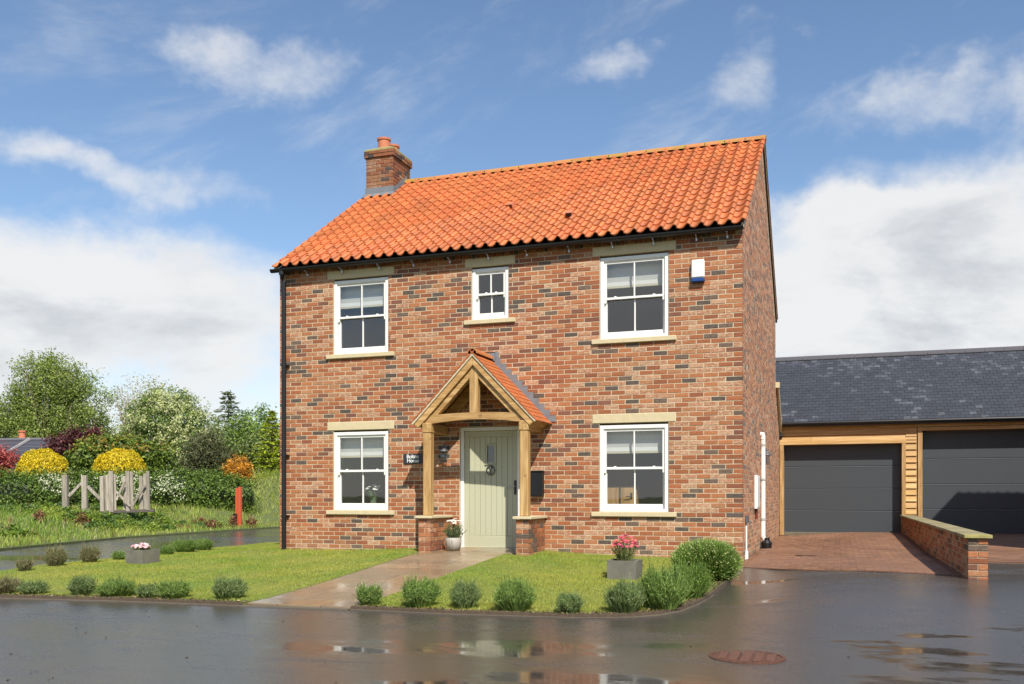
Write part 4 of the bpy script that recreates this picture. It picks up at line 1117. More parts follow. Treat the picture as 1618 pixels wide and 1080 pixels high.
# garage roof: dark plain tiles
GE = Vector((0, 9.27, 2.82)); GRD = Vector((0, 12.25, 4.80)); gs = GRD - GE; gl = gs.length; gn = gs.normalized(); gnr = Vector((0, -gn.z, gn.y))
rx0, rx1 = HW + .02, 15.7
mb = MB(); mb.add([(rx0, 9.28, 2.79), (rx1, 9.28, 2.79), (rx1, 12.25, 4.765), (rx0, 12.25, 4.765), (6.4, 15.4, 2.77), (rx1, 15.4, 2.77), (6.4, 12.25, 4.765), (6.4, 9.66, 3.03), (rx0, 9.66, 3.045)], [(0, 1, 2, 3), (6, 2, 5, 4), (7, 8, 3, 6)], (.05, .05, .06, 0))
groof = mb.build('roof', M_SLATE, garage)
grot = Matrix((Vector((1, 0, 0)), gn, gnr)).transposed().to_4x4() @ Matrix.Rotation(-.06, 4, 'X')
rows = 24; gg = gl / rows; GT = random.Random(77)
def slate_col(t, x):
    f = GT.uniform(.72, 1.25); prob = .07 + .55 * max(0, t - .45) ** 1.2
    a = GT.uniform(.25, .85) if GT.random() < prob + .14 * math.sin(x * 1.7 + t * 5) else 0.0
    return (.030 * f, .034 * f, .043 * f, a)
gt = []
for r in range(rows):
    off = .0835 * (r % 2)
    for c in range(58):
        x = rx0 + (c - 12) * .167 - off; yr_ = GE.y + gn.y * r * gg; lim_ = rx0 if yr_ < 9.62 else 6.4
        if x + .16 > rx1 or x < lim_ - .1: continue
        p = Vector((max(x, lim_), GE.y, GE.z)) + gn * (r * gg); gt.append((p, r / rows, x, (p - CAM).length if p.x < 13.3 else 99))
gt.sort(key=lambda t: t[3]); mass = MB()
VS = {}
def slate_shape(mb, M, col, w=.162): mb.bevbox(0, w, 0, gg * 1.7, 0, .011, .002, col, M)
for i in range(14):
    m2 = MB(); c = slate_col(.8 if i > 7 else .2, i); c = c[:3] + ((.35 + .04 * i) if i > 8 else 0.0,); slate_shape(m2, Matrix(), c); VS.setdefault(c[3] > 0, []).append(m2.mesh('roof_tile', M_SLATE))
for i, (p, t, x, dist) in enumerate(gt):
    c = slate_col(t, x); w = .162 - max(0, p.x - x)
    M = Matrix.Translation(p + gnr * GT.uniform(0, .003)) @ grot @ Matrix.Rotation(GT.uniform(-.012, .012), 4, 'Z')
    if i < 300 and w > .15 and VS.get(c[3] > 0):
        o = put('roof_tile', GT.choice(VS[c[3] > 0]), groof); o.matrix_basis = M
    else: slate_shape(mass, M, c, w)
struct(mass.build('tile_field', M_SLATE, groof), 'stuff')
for i in range(20):
    x0 = rx0 + (i - 4) * .45; mb = MB(); mb.prism([(-.14, -.075), (0, .03), (.14, -.075), (.14, -.055), (0, .055), (-.14, -.055)], 0, .444)
    mb.v = [(x0 + y, 12.25 + x, 4.81 + z) for x, y, z in mb.v]; mb.f = [f[::-1] for f in mb.f]; mb.c = [(.085, .078, .078, 0)] * len(mb.v); mb.build('ridge_tile', M_SLATE, groof)
mb = MB(); mb.tube([(rx0 + .02, 9.25, 2.79), (rx1, 9.25, 2.79)], .045, 10); mb.box(rx0 + .02, rx1, 9.30, 9.33, 2.72, 2.81); mb.box(rx0 + .02, rx1, 9.33, GYF, 2.80, 2.81); mb.build('gutter', M_BLACK, garage)

# ------------------------------------------------------------------ low boundary wall between the drives
bw_ = root('boundary_wall', (11.17, 3.4, .05), 'low brick garden wall with stone coping between the two driveways', 'wall')
wx0, wx1, wy0, wy1, wz = 11.062, 11.277, -2.5, GYF - .03, .51
mb = MB(); mb.box(wx0 + .009, wx1 - .009, wy0 + .009, wy1, -.2, wz - .003); core = mb.build('core', M_MORTAR, bw_)
BW = random.Random(15); mass = MB(); cnt = 0
for r in range(8):
    z = wz - .075 * (r + 1)
    fc = [(wx0, wx1)] if r % 2 else [(wx0, wx0 + .1075), (wx0 + .1125, wx1)]
    for a, b in fc:
        t = MB(); brick_shape(t, Matrix.Translation(((a + b) / 2, wy0, z + .035)), b - a - .003, .065, .1, brick_col(BW), BW); t.build('brick', M_BRICK, core)
    for sgn, xs in ((1, wx1), (-1, wx0)):
        y = wy0 + (.1125 if r % 2 else .0)
        while y < wy1 - .02:
            e = min(y + .225, wy1); M = Matrix(((0, -sgn, 0, xs), (sgn, 0, 0, (y + e) / 2), (0, 0, 1, z + .035), (0, 0, 0, 1)))
            if sgn < 0 and y < 4.5:
                o = put('brick', BW.choice(VAR_BRICK), core); o.matrix_basis = M
            else: brick_shape(mass, M, e - y - .01, .065, .06, brick_col(BW), BW)
            y = e
struct(mass.build('brickwork', M_BRICK, core), 'stuff')
y = wy0 - .045
M_COPE = plain('lichened_coping', (.25, .215, .115), .9, var=.5, scale=8, bump=.4)
while y < wy1 - .1:
    e = min(y + .245, wy1); f = random.uniform(.75, 1.2); fy = 1.35 if y < wy0 else 1
    mb = MB(); mb.bevbox(wx0 - .042, wx1 + .042, y + .004, e - .004, wz + .002, wz + .042, .004, (f * fy, f * fy * 1.02, f * (1.0 if fy == 1 else .9), 0)); mb.build('coping', M_COPE, bw_); y = e

# ------------------------------------------------------------------ paved drives and garden path
DRIVE1 = [(8.26, -.70), (8.45, -.82), (9.43, -1.42), (10.77, -2.0), (11.05, -2.1), (11.06, 9.40), (8.26, 9.40)]
DRIVE2 = [(11.285, .48), (12.16, .53), (14.3, .62), (17, .7), (17, 9.40), (11.285, 9.40)]
PV = random.Random(31)
def paver_col():
    f = PV.uniform(.85, 1.12); c = PV.choice([(.225, .112, .058), (.205, .104, .058), (.245, .128, .070), (.19, .099, .060)]); return (c[0] * f, c[1] * f, c[2] * f, 0)
VP = []
for i in range(10):
    m2 = MB(); m2.bevbox(-.097, .097, -.047, .047, -.03, 0, .004, paver_col()); VP.append(m2.mesh('paving_block', M_PAVER))
for poly, nsingle, base in ((DRIVE1, 300, None), (DRIVE2, 0, None)):
    drv = struct(sheet('driveway', poly, M_PAVER, .010, .6, .012, (.165, .084, .048, 0)))
    P = []
    xs = [p[0] for p in poly]; ys = [p[1] for p in poly]; y = min(ys); r = 0
    while y < max(ys):
        x = min(xs) - .1 * (r % 2)
        while x < max(xs):
            cx_, cy_ = x + .1, y + .05
            if inside(cx_, cy_, poly) and inside(cx_ - .09, cy_ - .04, poly) and inside(cx_ + .09, cy_ - .04, poly) and inside(cx_ + .09, cy_ + .04, poly): P.append((cx_, cy_))
            x += .2
        y += .1; r += 1
    A = np.array(P); Zs = gz(A[:, 0], A[:, 1]) + .018; D = np.hypot(A[:, 0] - CAM.x, A[:, 1] - CAM.y); order = np.argsort(D); mass = MB()
    for k, i in enumerate(order):
        p = (A[i, 0], A[i, 1], Zs[i] + PV.uniform(-.0015, .0015))
        if k < nsingle: put('paving_block', PV.choice(VP), drv, p)
        else:
            x_, y_, z_ = p; mass.add([(x_ - .098, y_ - .048, z_ - .004), (x_ + .098, y_ - .048, z_ - .004), (x_ + .098, y_ + .048, z_ - .004), (x_ - .098, y_ + .048, z_ - .004), (x_ - .093, y_ - .043, z_), (x_ + .093, y_ - .043, z_), (x_ + .093, y_ + .043, z_), (x_ - .093, y_ + .043, z_)],
                                     [(4, 5, 6, 7), (0, 1, 5, 4), (1, 2, 6, 5), (2, 3, 7, 6), (3, 0, 4, 7)], paver_col())
    struct(mass.build('paving_field', M_PAVER, drv), 'stuff')
mb = MB(); zz = gzf(9.13, 1.27) + .022; mb.box(8.97, 9.30, 1.20, 1.33, zz - .03, zz)
tag(mb.build('drain_grate', M_BLACK), 'small black slot drain set in the paved driveway', 'drain')

PATH = [(3.14, -5.50), (4.49, -5.41), (4.66, -.86), (4.84, -.86), (4.84, -.03), (3.40, -.03), (3.40, -.86), (3.17, -.86)]
path = struct(sheet('garden_path', PATH, M_EDGE, .012, .4, 0, (.6, .5, .45, 0)))
SP = random.Random(8); y = -5.44; r = 0
def path_x(y): return 3.14 + .007 * (y + 5.5), 4.49 + .037 * (y + 5.41)
while y < -.08:
    h = SP.choice([.30, .45, .60, .60]); y1 = min(y + h, -.05)
    if -.05 - y1 < .2: y1 = -.05
    a, b = path_x((y + y1) / 2)
    if (y + y1) / 2 > -.86: a, b = 3.41, 4.83
    w = b - a; splits = SP.choice([[.0, .44, 1], [0, .62, 1], [0, .30, .72, 1], [0, .36, 1], [0, .55, 1]])
    for s0, s1 in zip(splits, splits[1:]):
        x0, x1 = a + w * s0 + .006, a + w * s1 - .006; ya, yb = y + .006, y1 - .006
        c = SP.choice([(.28, .205, .12), (.245, .185, .115), (.31, .23, .14), (.265, .195, .12), (.235, .18, .12)]); f = SP.uniform(.9, 1.1)
        V = []; dz = SP.uniform(-.0015, .0015)
        for inset, dd in ((0, .010), (0, .028), (.006, .032)):
            for px_, py_ in ((x0 + inset, ya + inset), (x1 - inset, ya + inset), (x1 - inset, yb - inset), (x0 + inset, yb - inset)): V.append((px_, py_, gzf(px_, py_) + dd + dz))
        F = [(8, 9, 10, 11)]
        for k in (0, 4):
            for j in range(4): F.append((k + j, k + (j + 1) % 4, k + 4 + (j + 1) % 4, k + 4 + j))
        mb = MB(); mb.add(V, F, (c[0] * f, c[1] * f, c[2] * f, 0)); mb.build('paving_slab', M_SLAB, path)
    y = y1

# ------------------------------------------------------------------ manhole cover in the road
mx, my = 8.93, -6.95; mz = gzf(mx, my)
mb = MB(); mb.lathe([(.30, -.02), (.30, .006), (.272, .007), (.270, -.01)], (mx, my, mz), 40); man = tag(mb.build('manhole_cover', M_RUST), 'round rusty iron manhole cover in the wet road', 'manhole cover')
mb = MB(); mb.lathe([(.268, -.02), (.268, .003)], (mx, my, mz), 40); mb.build('lid', M_RUST, man)
mb = MB()
for i in range(-5, 6):
    for j in range(-5, 6):
        if i * i + j * j < 27 and i % 2 == 0: mb.bevbox(mx + i * .047 - .036, mx + i * .047 + .036, my + j * .047 - .016, my + j * .047 + .016, mz + .001, mz + .011, .003)
mb.build('raised_studs', M_RUST, man)
mb = MB()
for i in (-3, -1, 1, 3): mb.box(mx + i * .062 - .009, mx + i * .062 + .009, my - .16, my + .16, mz + .003, mz + .0045)
mb.build('slots', M_BLACK, man)

# ------------------------------------------------------------------ neighbouring buildings
# house standing just right of the frame: its shadow lies on the right-hand garage door
nb_ = root('neighbouring_house', (18, 1.6, 0), 'neighbouring brick house beyond the right edge beside the garages', 'house')
tx0, tx1, ty0, ty1, tz, trz = 14.4, 23.0, 1.55, 6.45, 5.05, 6.35
mb = MB(); ym = (ty0 + ty1) / 2
mb.add([(tx0, ty0, -.2), (tx0, ty1, -.2), (tx0, ty1, tz), (tx0, ym, trz - .05), (tx0, ty0, tz)], [(4, 3, 2, 1, 0)]); mb.add([(tx1, ty0, -.2), (tx1, ty1, -.2), (tx1, ty1, tz), (tx1, ym, trz - .05), (tx1, ty0, tz)], [(0, 1, 2, 3, 4)])
mb.add([(tx0, ty0, -.2), (tx1, ty0, -.2), (tx1, ty0, tz), (tx0, ty0, tz)], [(0, 1, 2, 3)]); mb.add([(tx0, ty1, -.2), (tx1, ty1, -.2), (tx1, ty1, tz), (tx0, ty1, tz)], [(3, 2, 1, 0)])
mb.build('wall', M_BRICKWALL, nb_)
mb = MB(); n = 170
for s, ye in ((-1, ty0 - .15), (1, ty1 + .12)):
    V = []
    for i in range(n + 1):
        x = tx0 - .06 + (tx1 - tx0 + .12) * i / n; h = .03 * max(0, math.sin(2 * math.pi * i / 4)) ** 1
        V += [(x, ye, tz + h), (x, ym, trz + h)]
    mb.add(V, [((2 * i, 2 * i + 2, 2 * i + 3, 2 * i + 1) if s < 0 else (2 * i, 2 * i + 1, 2 * i + 3, 2 * i + 2)) for i in range(n)], (.58, .17, .05, 0))
mb.build('roof', M_PANTILE, nb_)
for xx in (16.0, 20.2):
    for z0 in (.8, 3.4):
        mb = MB(); frame_rect(mb, xx, xx + 1.1, z0, z0 + 1.3, ty0 - .03, ty0 + .05, .07, .07, .07, .07); w_ = mb.build('window', M_WHITE, nb_)
        mb = MB(); mb.add([(xx + .07, ty0 - .01, z0 + .07), (xx + 1.03, ty0 - .01, z0 + .07), (xx + 1.03, ty0 - .01, z0 + 1.23), (xx + .07, ty0 - .01, z0 + 1.23)], [(0, 1, 2, 3)]); mb.build('pane', M_GLASS, w_)

# bungalow behind the hedge on the left
def bungalow():
    Zd = 46; a = at(-60, 740, Zd); rt = root('bungalow', (a.x, a.y, .6), 'bungalow with dark hipped tile roof behind the hedge', 'house')
    B = Matrix(((RX.x, FX.x, 0, 0), (RX.y, FX.y, 0, 0), (0, 0, 1, 0), (0, 0, 0, 1)))
    o = at(47, 783, Zd)      # ridge end of the hip
    B.translation = Vector((o.x, o.y, 0)); zr = at(0, 695, Zd).z; ze = at(0, 752, Zd).z
    T = lambda x, y, z: tuple(B @ Vector((x, y, z)))
    # ridge runs right; hip falls left towards us
    mb = MB(); V = [T(-2.4, -2.6, ze), T(-9, -2.6, ze), T(-9, 3, zr), T(0, 0, zr), T(6, 0, zr), T(6, -3.4, ze), T(-1.0, -3.4, ze), T(6, 3.4, ze), T(-9, 6, ze)]
    dark = (.045, .048, .062, 0)
    mb.add([T(-1.0, -3.2, ze), T(6, -3.2, ze), T(6, 0, zr), T(0, 0, zr)], [(0, 1, 2, 3)], dark)
    mb.add([T(-1.0, -3.2, ze), T(0, 0, zr), T(-9, 0.2, zr - .15), T(-9, -3.6, ze)], [(0, 1, 2, 3)], dark)
    mb.add([T(6, 3.2, ze), T(-9, 3.2, ze), T(-9, .2, zr - .15), T(0, 0, zr), T(6, 0, zr)], [(0, 1, 2, 3, 4)], dark)
    mb.add([T(6, -3.2, ze), T(6, 3.2, ze), T(6, 0, zr)], [(0, 1, 2)], dark)
    roof_ = mb.build('roof', M_SLATE, rt)
    for i in range(1, 9):      # courses of tiles
        t = i / 9; mb = MB(); p = Vector((-1.0 + t, -3.2 + 3.2 * t, ze + (zr - ze) * t + .012)); q = Vector((6, p.y, p.z))
        mb.tube([T(*p), T(*q)], .026, 6, (.10, .105, .13, 0)); q2 = Vector((-9, -3.6 + 3.8 * t, ze + (zr - .15 - ze) * t + .012)); mb.tube([T(*p), T(*q2)], .026, 6, (.10, .105, .13, 0)); mb.build('tile_course', M_SLATE, roof_)
    mb = MB(); mb.tube([T(-1.0, -3.2, ze + .04), T(0, 0, zr + .04)], .10, 8, (.30, .28, .27, 0)); mb.tube([T(-9, .2, zr - .12), T(0, 0, zr + .03), T(6, 0, zr + .03)], .09, 8, (.13, .12, .13, 0)); mb.build('hip_tile', M_SLATE, roof_)
    mb = MB(); mb.box(-8.6, 5.7, -2.9, 2.9, -.5, ze + .05); mb.v = [T(*v) for v in mb.v]; mb.build('wall', M_BRICKWALL, rt)
    c = at(35, 692, Zd + 1.5); mb = MB(); mb.box(c.x - .42, c.x + .42, c.y - .3, c.y + .3, zr - .6, zr + .18); ch = mb.build('chimney', M_STONE, roof_)
    mb = MB(); mb.lathe([(.17, 0), (.15, .3), (.19, .32), (.19, .40)], (c.x, c.y, zr + .18), 14); mb.build('chimney_pot', M_TERRA, roof_)
bungalow()

# ------------------------------------------------------------------ planting: helpers
def unit(a): return a / (np.linalg.norm(a, axis=-1, keepdims=True) + 1e-9)
def leaf_quads(C, N, size, aspect, cols, up=None):
    """rhombus leaves: centres C (n,3), normals N, length size (n,), width aspect*length"""
    n = len(C); N = unit(N); t = RNG.normal(size=(n, 3))
    if up is not None: t = t * .35 + np.asarray(up)
    T = unit(t - (t * N).sum(1, keepdims=True) * N); B = np.cross(N, T); L = np.asarray(size)[:, None] * .5; Wd = L * aspect
    bend = N * L * .25
    V = np.stack([C - T * L - bend, C + B * Wd, C + T * L - bend, C - B * Wd], 1).reshape(-1, 3)
    F = np.arange(4 * n).reshape(n, 4); col = np.repeat(np.concatenate([cols, np.zeros((n, 1))], 1), 4, 0)
    return V, F, col
def blob_points(blobs, n, inner=.35, flat=1.0):
    """points in ellipsoids (cx,cy,cz,rx,ry,rz), denser towards the outside; returns points and outward directions"""
    vol = np.array([b[3] * b[4] * b[5] for b in blobs]); k = RNG.choice(len(blobs), n, p=vol / vol.sum())
    B = np.array(blobs)[k]; d = unit(RNG.normal(size=(n, 3))); r = (inner ** 3 + (1 - inner ** 3) * RNG.random(n)) ** (1 / 3)
    return B[:, :3] + d * r[:, None] * B[:, 3:], d
def pal(cols, n, var=.18):
    c = np.array([q[:3] for q in cols]); w = np.array([q[3] if len(q) > 3 else 1 for q in cols]); k = RNG.choice(len(c), n, p=w / w.sum())
    return np.clip(c[k] * (1 + RNG.normal(0, var, (n, 1))), .003, .95)
def px_blobs(Z, L):
    """ellipsoids given where they appear: (px, py, half width px, half height px[, nearer/farther m])"""
    out = []
    for b in L:
        p = at(b[0], b[1], Z + (b[4] if len(b) > 4 else 0)); s = Z / FPX; out.append((p.x, p.y, p.z, b[2] * s, b[2] * s * .9, b[3] * s))
    return out
def clumped(blobs, nc, per, cr, inner=.3, drop=0.0):
    cp, cdirs = blob_points(blobs, nc, inner)
    P = np.repeat(cp, per, 0) + RNG.normal(0, 1, (nc * per, 3)) * np.repeat(cr * RNG.uniform(.6, 1.4, nc), per)[:, None] * np.array([1, 1, .75])
    P[:, 2] -= np.abs(RNG.normal(0, drop, len(P)))
    return P, np.repeat(cdirs, per, 0), np.repeat(RNG.uniform(.78, 1.22, nc), per)
def limbs(mb, base, blobs, r0, n, col=(1, 1, 1, 0), fork=.35, twigs=0):
    base = Vector(base); top = Vector(np.average(np.array(blobs)[:, :3], axis=0)); tops = []
    trunk_top = base + (top - base) * fork
    mb.tube([base - Vector((0, 0, .3)), base + Vector((0, 0, .1)), base + (trunk_top - base) * .5 + Vector((random.uniform(-.1, .1), random.uniform(-.1, .1), 0)), trunk_top], [r0 * 1.35, r0 * 1.1, r0 * .9, r0 * .75], 9, col)
    P, _ = blob_points(blobs, n, .3)
    for p in P:
        p = Vector(p); m = trunk_top.lerp(p, .5) + Vector((random.uniform(-.3, .3), random.uniform(-.3, .3), random.uniform(.1, .5)))
        s = trunk_top.lerp(base, random.uniform(0, .3))
        mb.tube([s, s.lerp(m, .5) + Vector((random.uniform(-.15, .15), random.uniform(-.15, .15), 0)), m, p], [r0 * .55, r0 * .34, r0 * .2, r0 * .06], 6, col)
        for _ in range(twigs):
            q = m.lerp(p, random.uniform(.1, .9)); e = q + Vector((random.gauss(0, .35), random.gauss(0, .35), random.uniform(-.1, .6)))
            mb.tube([q, q.lerp(e, .5) + Vector((random.gauss(0, .06), random.gauss(0, .06), 0)), e], [r0 * .09, r0 * .06, r0 * .03], 4, col)
def tree(name, label, cat, Z, bl, nc, per, cr, size, aspect, cols, r0=.16, nl=14, group=None, fork=.35, bark=(1, 1, 1, 0), drop=0.0, inner=.3, extra=None, twigs=0, up=None):
    B = px_blobs(Z, bl); c = np.average(np.array(B)[:, :3], axis=0); base = (c[0], c[1], gzf(c[0], c[1]) + .0)
    rt = root(name, base, label, cat, group)
    mb = MB(); limbs(mb, base, B, r0, nl, bark, fork, twigs); mb.build('trunk', M_BARK, rt, True)
    P, D, f = clumped(B, nc, per, cr, inner, drop); n = len(P)
    col = pal(cols, n) * f[:, None]
    V, F, C = leaf_quads(P, D * .5 + RNG.normal(size=(n, 3)) * .7 + [0, 0, .35], RNG.uniform(.7, 1.3, n) * size, aspect, col, up); np_mesh('crown', V, F, C, M_LEAF, rt)
    if extra:
        nm, nc2, per2, cr2, s2, a2, cols2, mt, tb = extra
        B2 = px_blobs(Z, tb) if tb else B
        P, D, f = clumped(B2, nc2, per2, cr2, .75); n = len(P); P += D * .05
        V, F, C = leaf_quads(P, D + RNG.normal(size=(n, 3)) * .5 + [0, 0, .4], RNG.uniform(.7, 1.3, n) * s2, a2, pal(cols2, n, .12)); np_mesh(nm, V, F, C, mt, rt)
    return rt
def dome_core(name, blobs, parent, col, shrink=.82, mater=None):
    mb = MB()
    for b in blobs:
        n, m = 14, 8; V = []; F = []
        for i in range(m + 1):
            a = math.pi * i / m
            for j in range(n):
                w = 2 * math.pi * j / n; k = shrink * random.uniform(.93, 1.05)
                V.append((b[0] + b[3] * k * math.sin(a) * math.cos(w), b[1] + b[4] * k * math.sin(a) * math.sin(w), b[2] + b[5] * k * math.cos(a)))
        for i in range(m):
            for j in range(n): F.append((i * n + j, (i + 1) * n + j, (i + 1) * n + (j + 1) % n, i * n + (j + 1) % n))
        mb.add(V, F, col)
    return mb.build(name, mater or M_LEAF, parent, True)
def conifer(name, label, Z, px, ytop, ybase, hw, levels, cols, group=None, leaf=.16, droop=.25, dens=34, open_=1.0):
    tip = at(px, ytop, Z); b = at(px, ybase, Z); s = Z / FPX; g = gzf(b.x, b.y); H = tip.z - g
    rt = root(name, (b.x, b.y, g), label, 'tree', group)
    mb = MB(); mb.tube([(b.x, b.y, g - .2), (b.x, b.y, g + H * .5), (tip.x, tip.y, tip.z)], [.035 * H * .6, .02 * H * .6, .006], 7); PP_ = []; DD = []
    for k in range(levels):
        t = (k + .6) / levels; z = tip.z - (tip.z - b.z) * t; rad = hw * s * (.08 + .92 * t ** .85) * random.uniform(.8, 1.1); nb = max(4, int(5 + 5 * t))
        for j in range(nb):
            w = 2 * math.pi * (j + random.random() * .8) / nb; L = rad * random.uniform(.72, 1.1)
            e = np.array([math.cos(w) * L, math.sin(w) * L, -droop * L + .12 * L * random.random()])
            mb.tube([(b.x, b.y, z + .05), tuple(np.array([b.x, b.y, z + .05]) + e * .55 + [0, 0, .08 * L]), tuple(np.array([b.x, b.y, z]) + e)], [.02, .014, .005], 4)
            m = int(dens * max(.35, t)); q = RNG.random(m) ** .6
            c = np.array([b.x, b.y, z]) + e * q[:, None] + np.stack([RNG.normal(0, .09 * rad + .03, m), RNG.normal(0, .09 * rad + .03, m), RNG.normal(0, .05, m) - .02], 1)
            PP_.append(c); DD.append(np.tile(e / (np.linalg.norm(e) + 1e-6), (m, 1)))
    mb.build('trunk', M_BARK, rt, True)
    P = np.concatenate(PP_); D = np.concatenate(DD); n = len(P)
    V, F, C = leaf_quads(P, RNG.normal(size=(n, 3)) * .5 + [0, 0, 1], RNG.uniform(.7, 1.4, n) * leaf, .35, pal(cols, n, .22), D * 1.3); np_mesh('crown', V, F, C, M_LEAF, rt); return rt

# ------------------------------------------------------------------ trees and shrubs on the left
tree('birch_tree', 'tall airy green tree rising behind the dark bungalow roof', 'tree', 54,
     [(75, 640, 62, 62), (25, 668, 62, 58), (128, 655, 46, 62), (62, 590, 44, 36), (112, 596, 44, 36), (155, 690, 26, 48), (-30, 680, 60, 60), (92, 695, 70, 34), (85, 562, 20, 14), (162, 622, 15, 30)],
     860, 74, .25, .15, .42, [(.155, .205, .040, 3), (.21, .25, .06, 2), (.11, .155, .035, 2), (.26, .29, .10, 1)], .22, 34, bark=(1.5, 1.5, 1.4, 0), drop=.28, inner=.25, twigs=5)
tree('budding_tree', 'thin pale budding tree behind the white blossom tree', 'tree', 60, [(215, 622, 40, 30), (190, 650, 24, 34), (240, 612, 26, 20)], 110, 10, .22, .12, .5, [(.34, .32, .20, 2), (.25, .26, .12, 1)], .13, 34, bark=(2.2, 2.1, 1.9, 0), twigs=7, inner=.2)
tree('hawthorn_tree', 'rounded tree covered in cream white blossom', 'tree', 47,
     [(262, 672, 66, 56), (300, 690, 50, 48), (225, 700, 42, 40), (262, 634, 40, 26), (320, 700, 30, 36), (285, 725, 60, 26), (236, 655, 36, 34)],
     330, 46, .24, .13, .5, [(.13, .19, .045, 3), (.17, .22, .06, 2), (.09, .14, .035, 2)], .18, 18, inner=.3,
     extra=('blossom', 640, 22, .13, .10, .8, [(.38, .39, .20, 3), (.30, .33, .15, 2), (.44, .44, .27, 1)], M_LEAF, None))
conifer('spruce_tree', 'grey green conifer with open layered top above the other trees', 58, 361, 616, 760, 66, 20, [(.13, .165, .11, 2), (.17, .20, .13, 1), (.09, .125, .075, 1)], leaf=.26, droop=.12, dens=46)
tree('ash_tree', 'mid green leafy tree right of the layered conifer', 'tree', 56, [(398, 680, 36, 34), (378, 700, 34, 36), (418, 700, 30, 40), (405, 655, 18, 14), (380, 662, 18, 14)], 200, 46, .26, .16, .5, [(.14, .215, .05, 2), (.20, .275, .055, 2), (.10, .15, .045, 2)], .15, 16, inner=.2)
tree('holm_tree', 'dark green shrub low between orange bush and house', 'shrub', 41, [(408, 718, 34, 30), (432, 726, 26, 28), (385, 735, 30, 22), (352, 738, 26, 18)], 260, 46, .20, .14, .5, [(.095, .14, .04, 2), (.13, .18, .05, 2), (.19, .21, .07, 1)], .08, 12)
conifer('golden_cypress', 'yellow green conifer growing close to the house wall', 39, 430, 646, 760, 40, 12, [(.36, .40, .04, 4), (.25, .31, .035, 2), (.08, .12, .03, 2)], leaf=.17, droop=-.05, dens=60)
tree('juniper_bush', 'dark olive feathery conifer bush below the blossom tree', 'shrub', 40, [(325, 712, 30, 26), (345, 728, 28, 24), (305, 734, 24, 18), (335, 692, 18, 16)], 190, 44, .20, .17, .22, [(.095, .10, .045, 2), (.065, .075, .035, 2), (.14, .14, .065, 1)], .09, 12, inner=.2)
tree('berberis_bush', 'small bright orange bush under the dark conifer', 'shrub', 37, [(378, 733, 16, 15), (367, 740, 12, 10), (389, 740, 12, 10), (378, 748, 20, 10)], 110, 36, .09, .085, .5, [(.50, .25, .02, 3), (.40, .17, .02, 2), (.24, .12, .02, 1)], .04, 8)
tree('photinia_bush', 'broad rounded evergreen bush with reddish new growth on top', 'shrub', 38, [(180, 722, 60, 30), (140, 728, 32, 30), (235, 728, 38, 28), (200, 708, 44, 18)], 330, 40, .17, .15, .55, [(.095, .145, .022, 3), (.16, .22, .03, 2), (.055, .09, .017, 2)], .09, 12, inner=.55,
     extra=('new_growth', 90, 20, .13, .13, .5, [(.20, .14, .025, 2), (.19, .20, .03, 3), (.26, .14, .03, 1)], M_LEAF, [(185, 706, 62, 16), (235, 712, 34, 14), (140, 712, 26, 14)]))
tree('purple_smoke_bush', 'dark purple leaved tree beside the bungalow roof', 'shrub', 41, [(100, 716, 20, 30), (118, 700, 16, 22), (148, 690, 16, 12), (86, 704, 12, 20)], 130, 34, .17, .13, .55, [(.085, .025, .03, 3), (.13, .04, .045, 2), (.05, .018, .02, 2)], .07, 12)
tree('red_maple', 'feathery red maple at the left edge', 'shrub', 38, [(4, 728, 22, 24), (-18, 730, 26, 26)], 120, 36, .16, .14, .3, [(.36, .075, .075, 3), (.26, .05, .05, 2), (.44, .13, .12, 1)], .06, 10)
for px, hw, lab in ((66, 37, 'golden yellow domed bush in front of the bungalow'), (190, 39, 'golden yellow domed bush in front of the broad evergreen')):
    Z = 35.5; c = at(px, 747, Z); s = Z / FPX; b = [(c.x, c.y, c.z, hw * s, hw * s, 37 * s)]
    rt = root('golden_dome_bush', (c.x, c.y, gzf(c.x, c.y)), lab, 'shrub', 'golden domed bushes behind the hedge')
    dome_core('branches', b, rt, (.17, .12, .012, 0), .90); nf = 9000
    d = unit(RNG.normal(size=(nf, 3))); d[:, 2] = np.abs(d[:, 2]) * 1.0 - .12; d = unit(d); lump = 1 + .07 * np.sin(d[:, 0] * 7 + px) * np.cos(d[:, 1] * 6 + px) + .05 * np.sin(d[:, 0] * 15 + px) * np.sin(d[:, 1] * 13) * np.cos(d[:, 2] * 14)
    P = np.array(b[0][:3]) + d * np.array(b[0][3:]) * (lump * RNG.uniform(.93, 1.03, nf))[:, None]
    V, F, C = leaf_quads(P, d + RNG.normal(size=(nf, 3)) * .8, RNG.uniform(.06, .12, nf), .42, pal([(.56, .44, .016, 3), (.47, .37, .016, 2), (.33, .27, .02, 1)], nf, .15), np.array([0, 0, 1.0])); np_mesh('foliage', V, F, C, M_LEAF, rt)

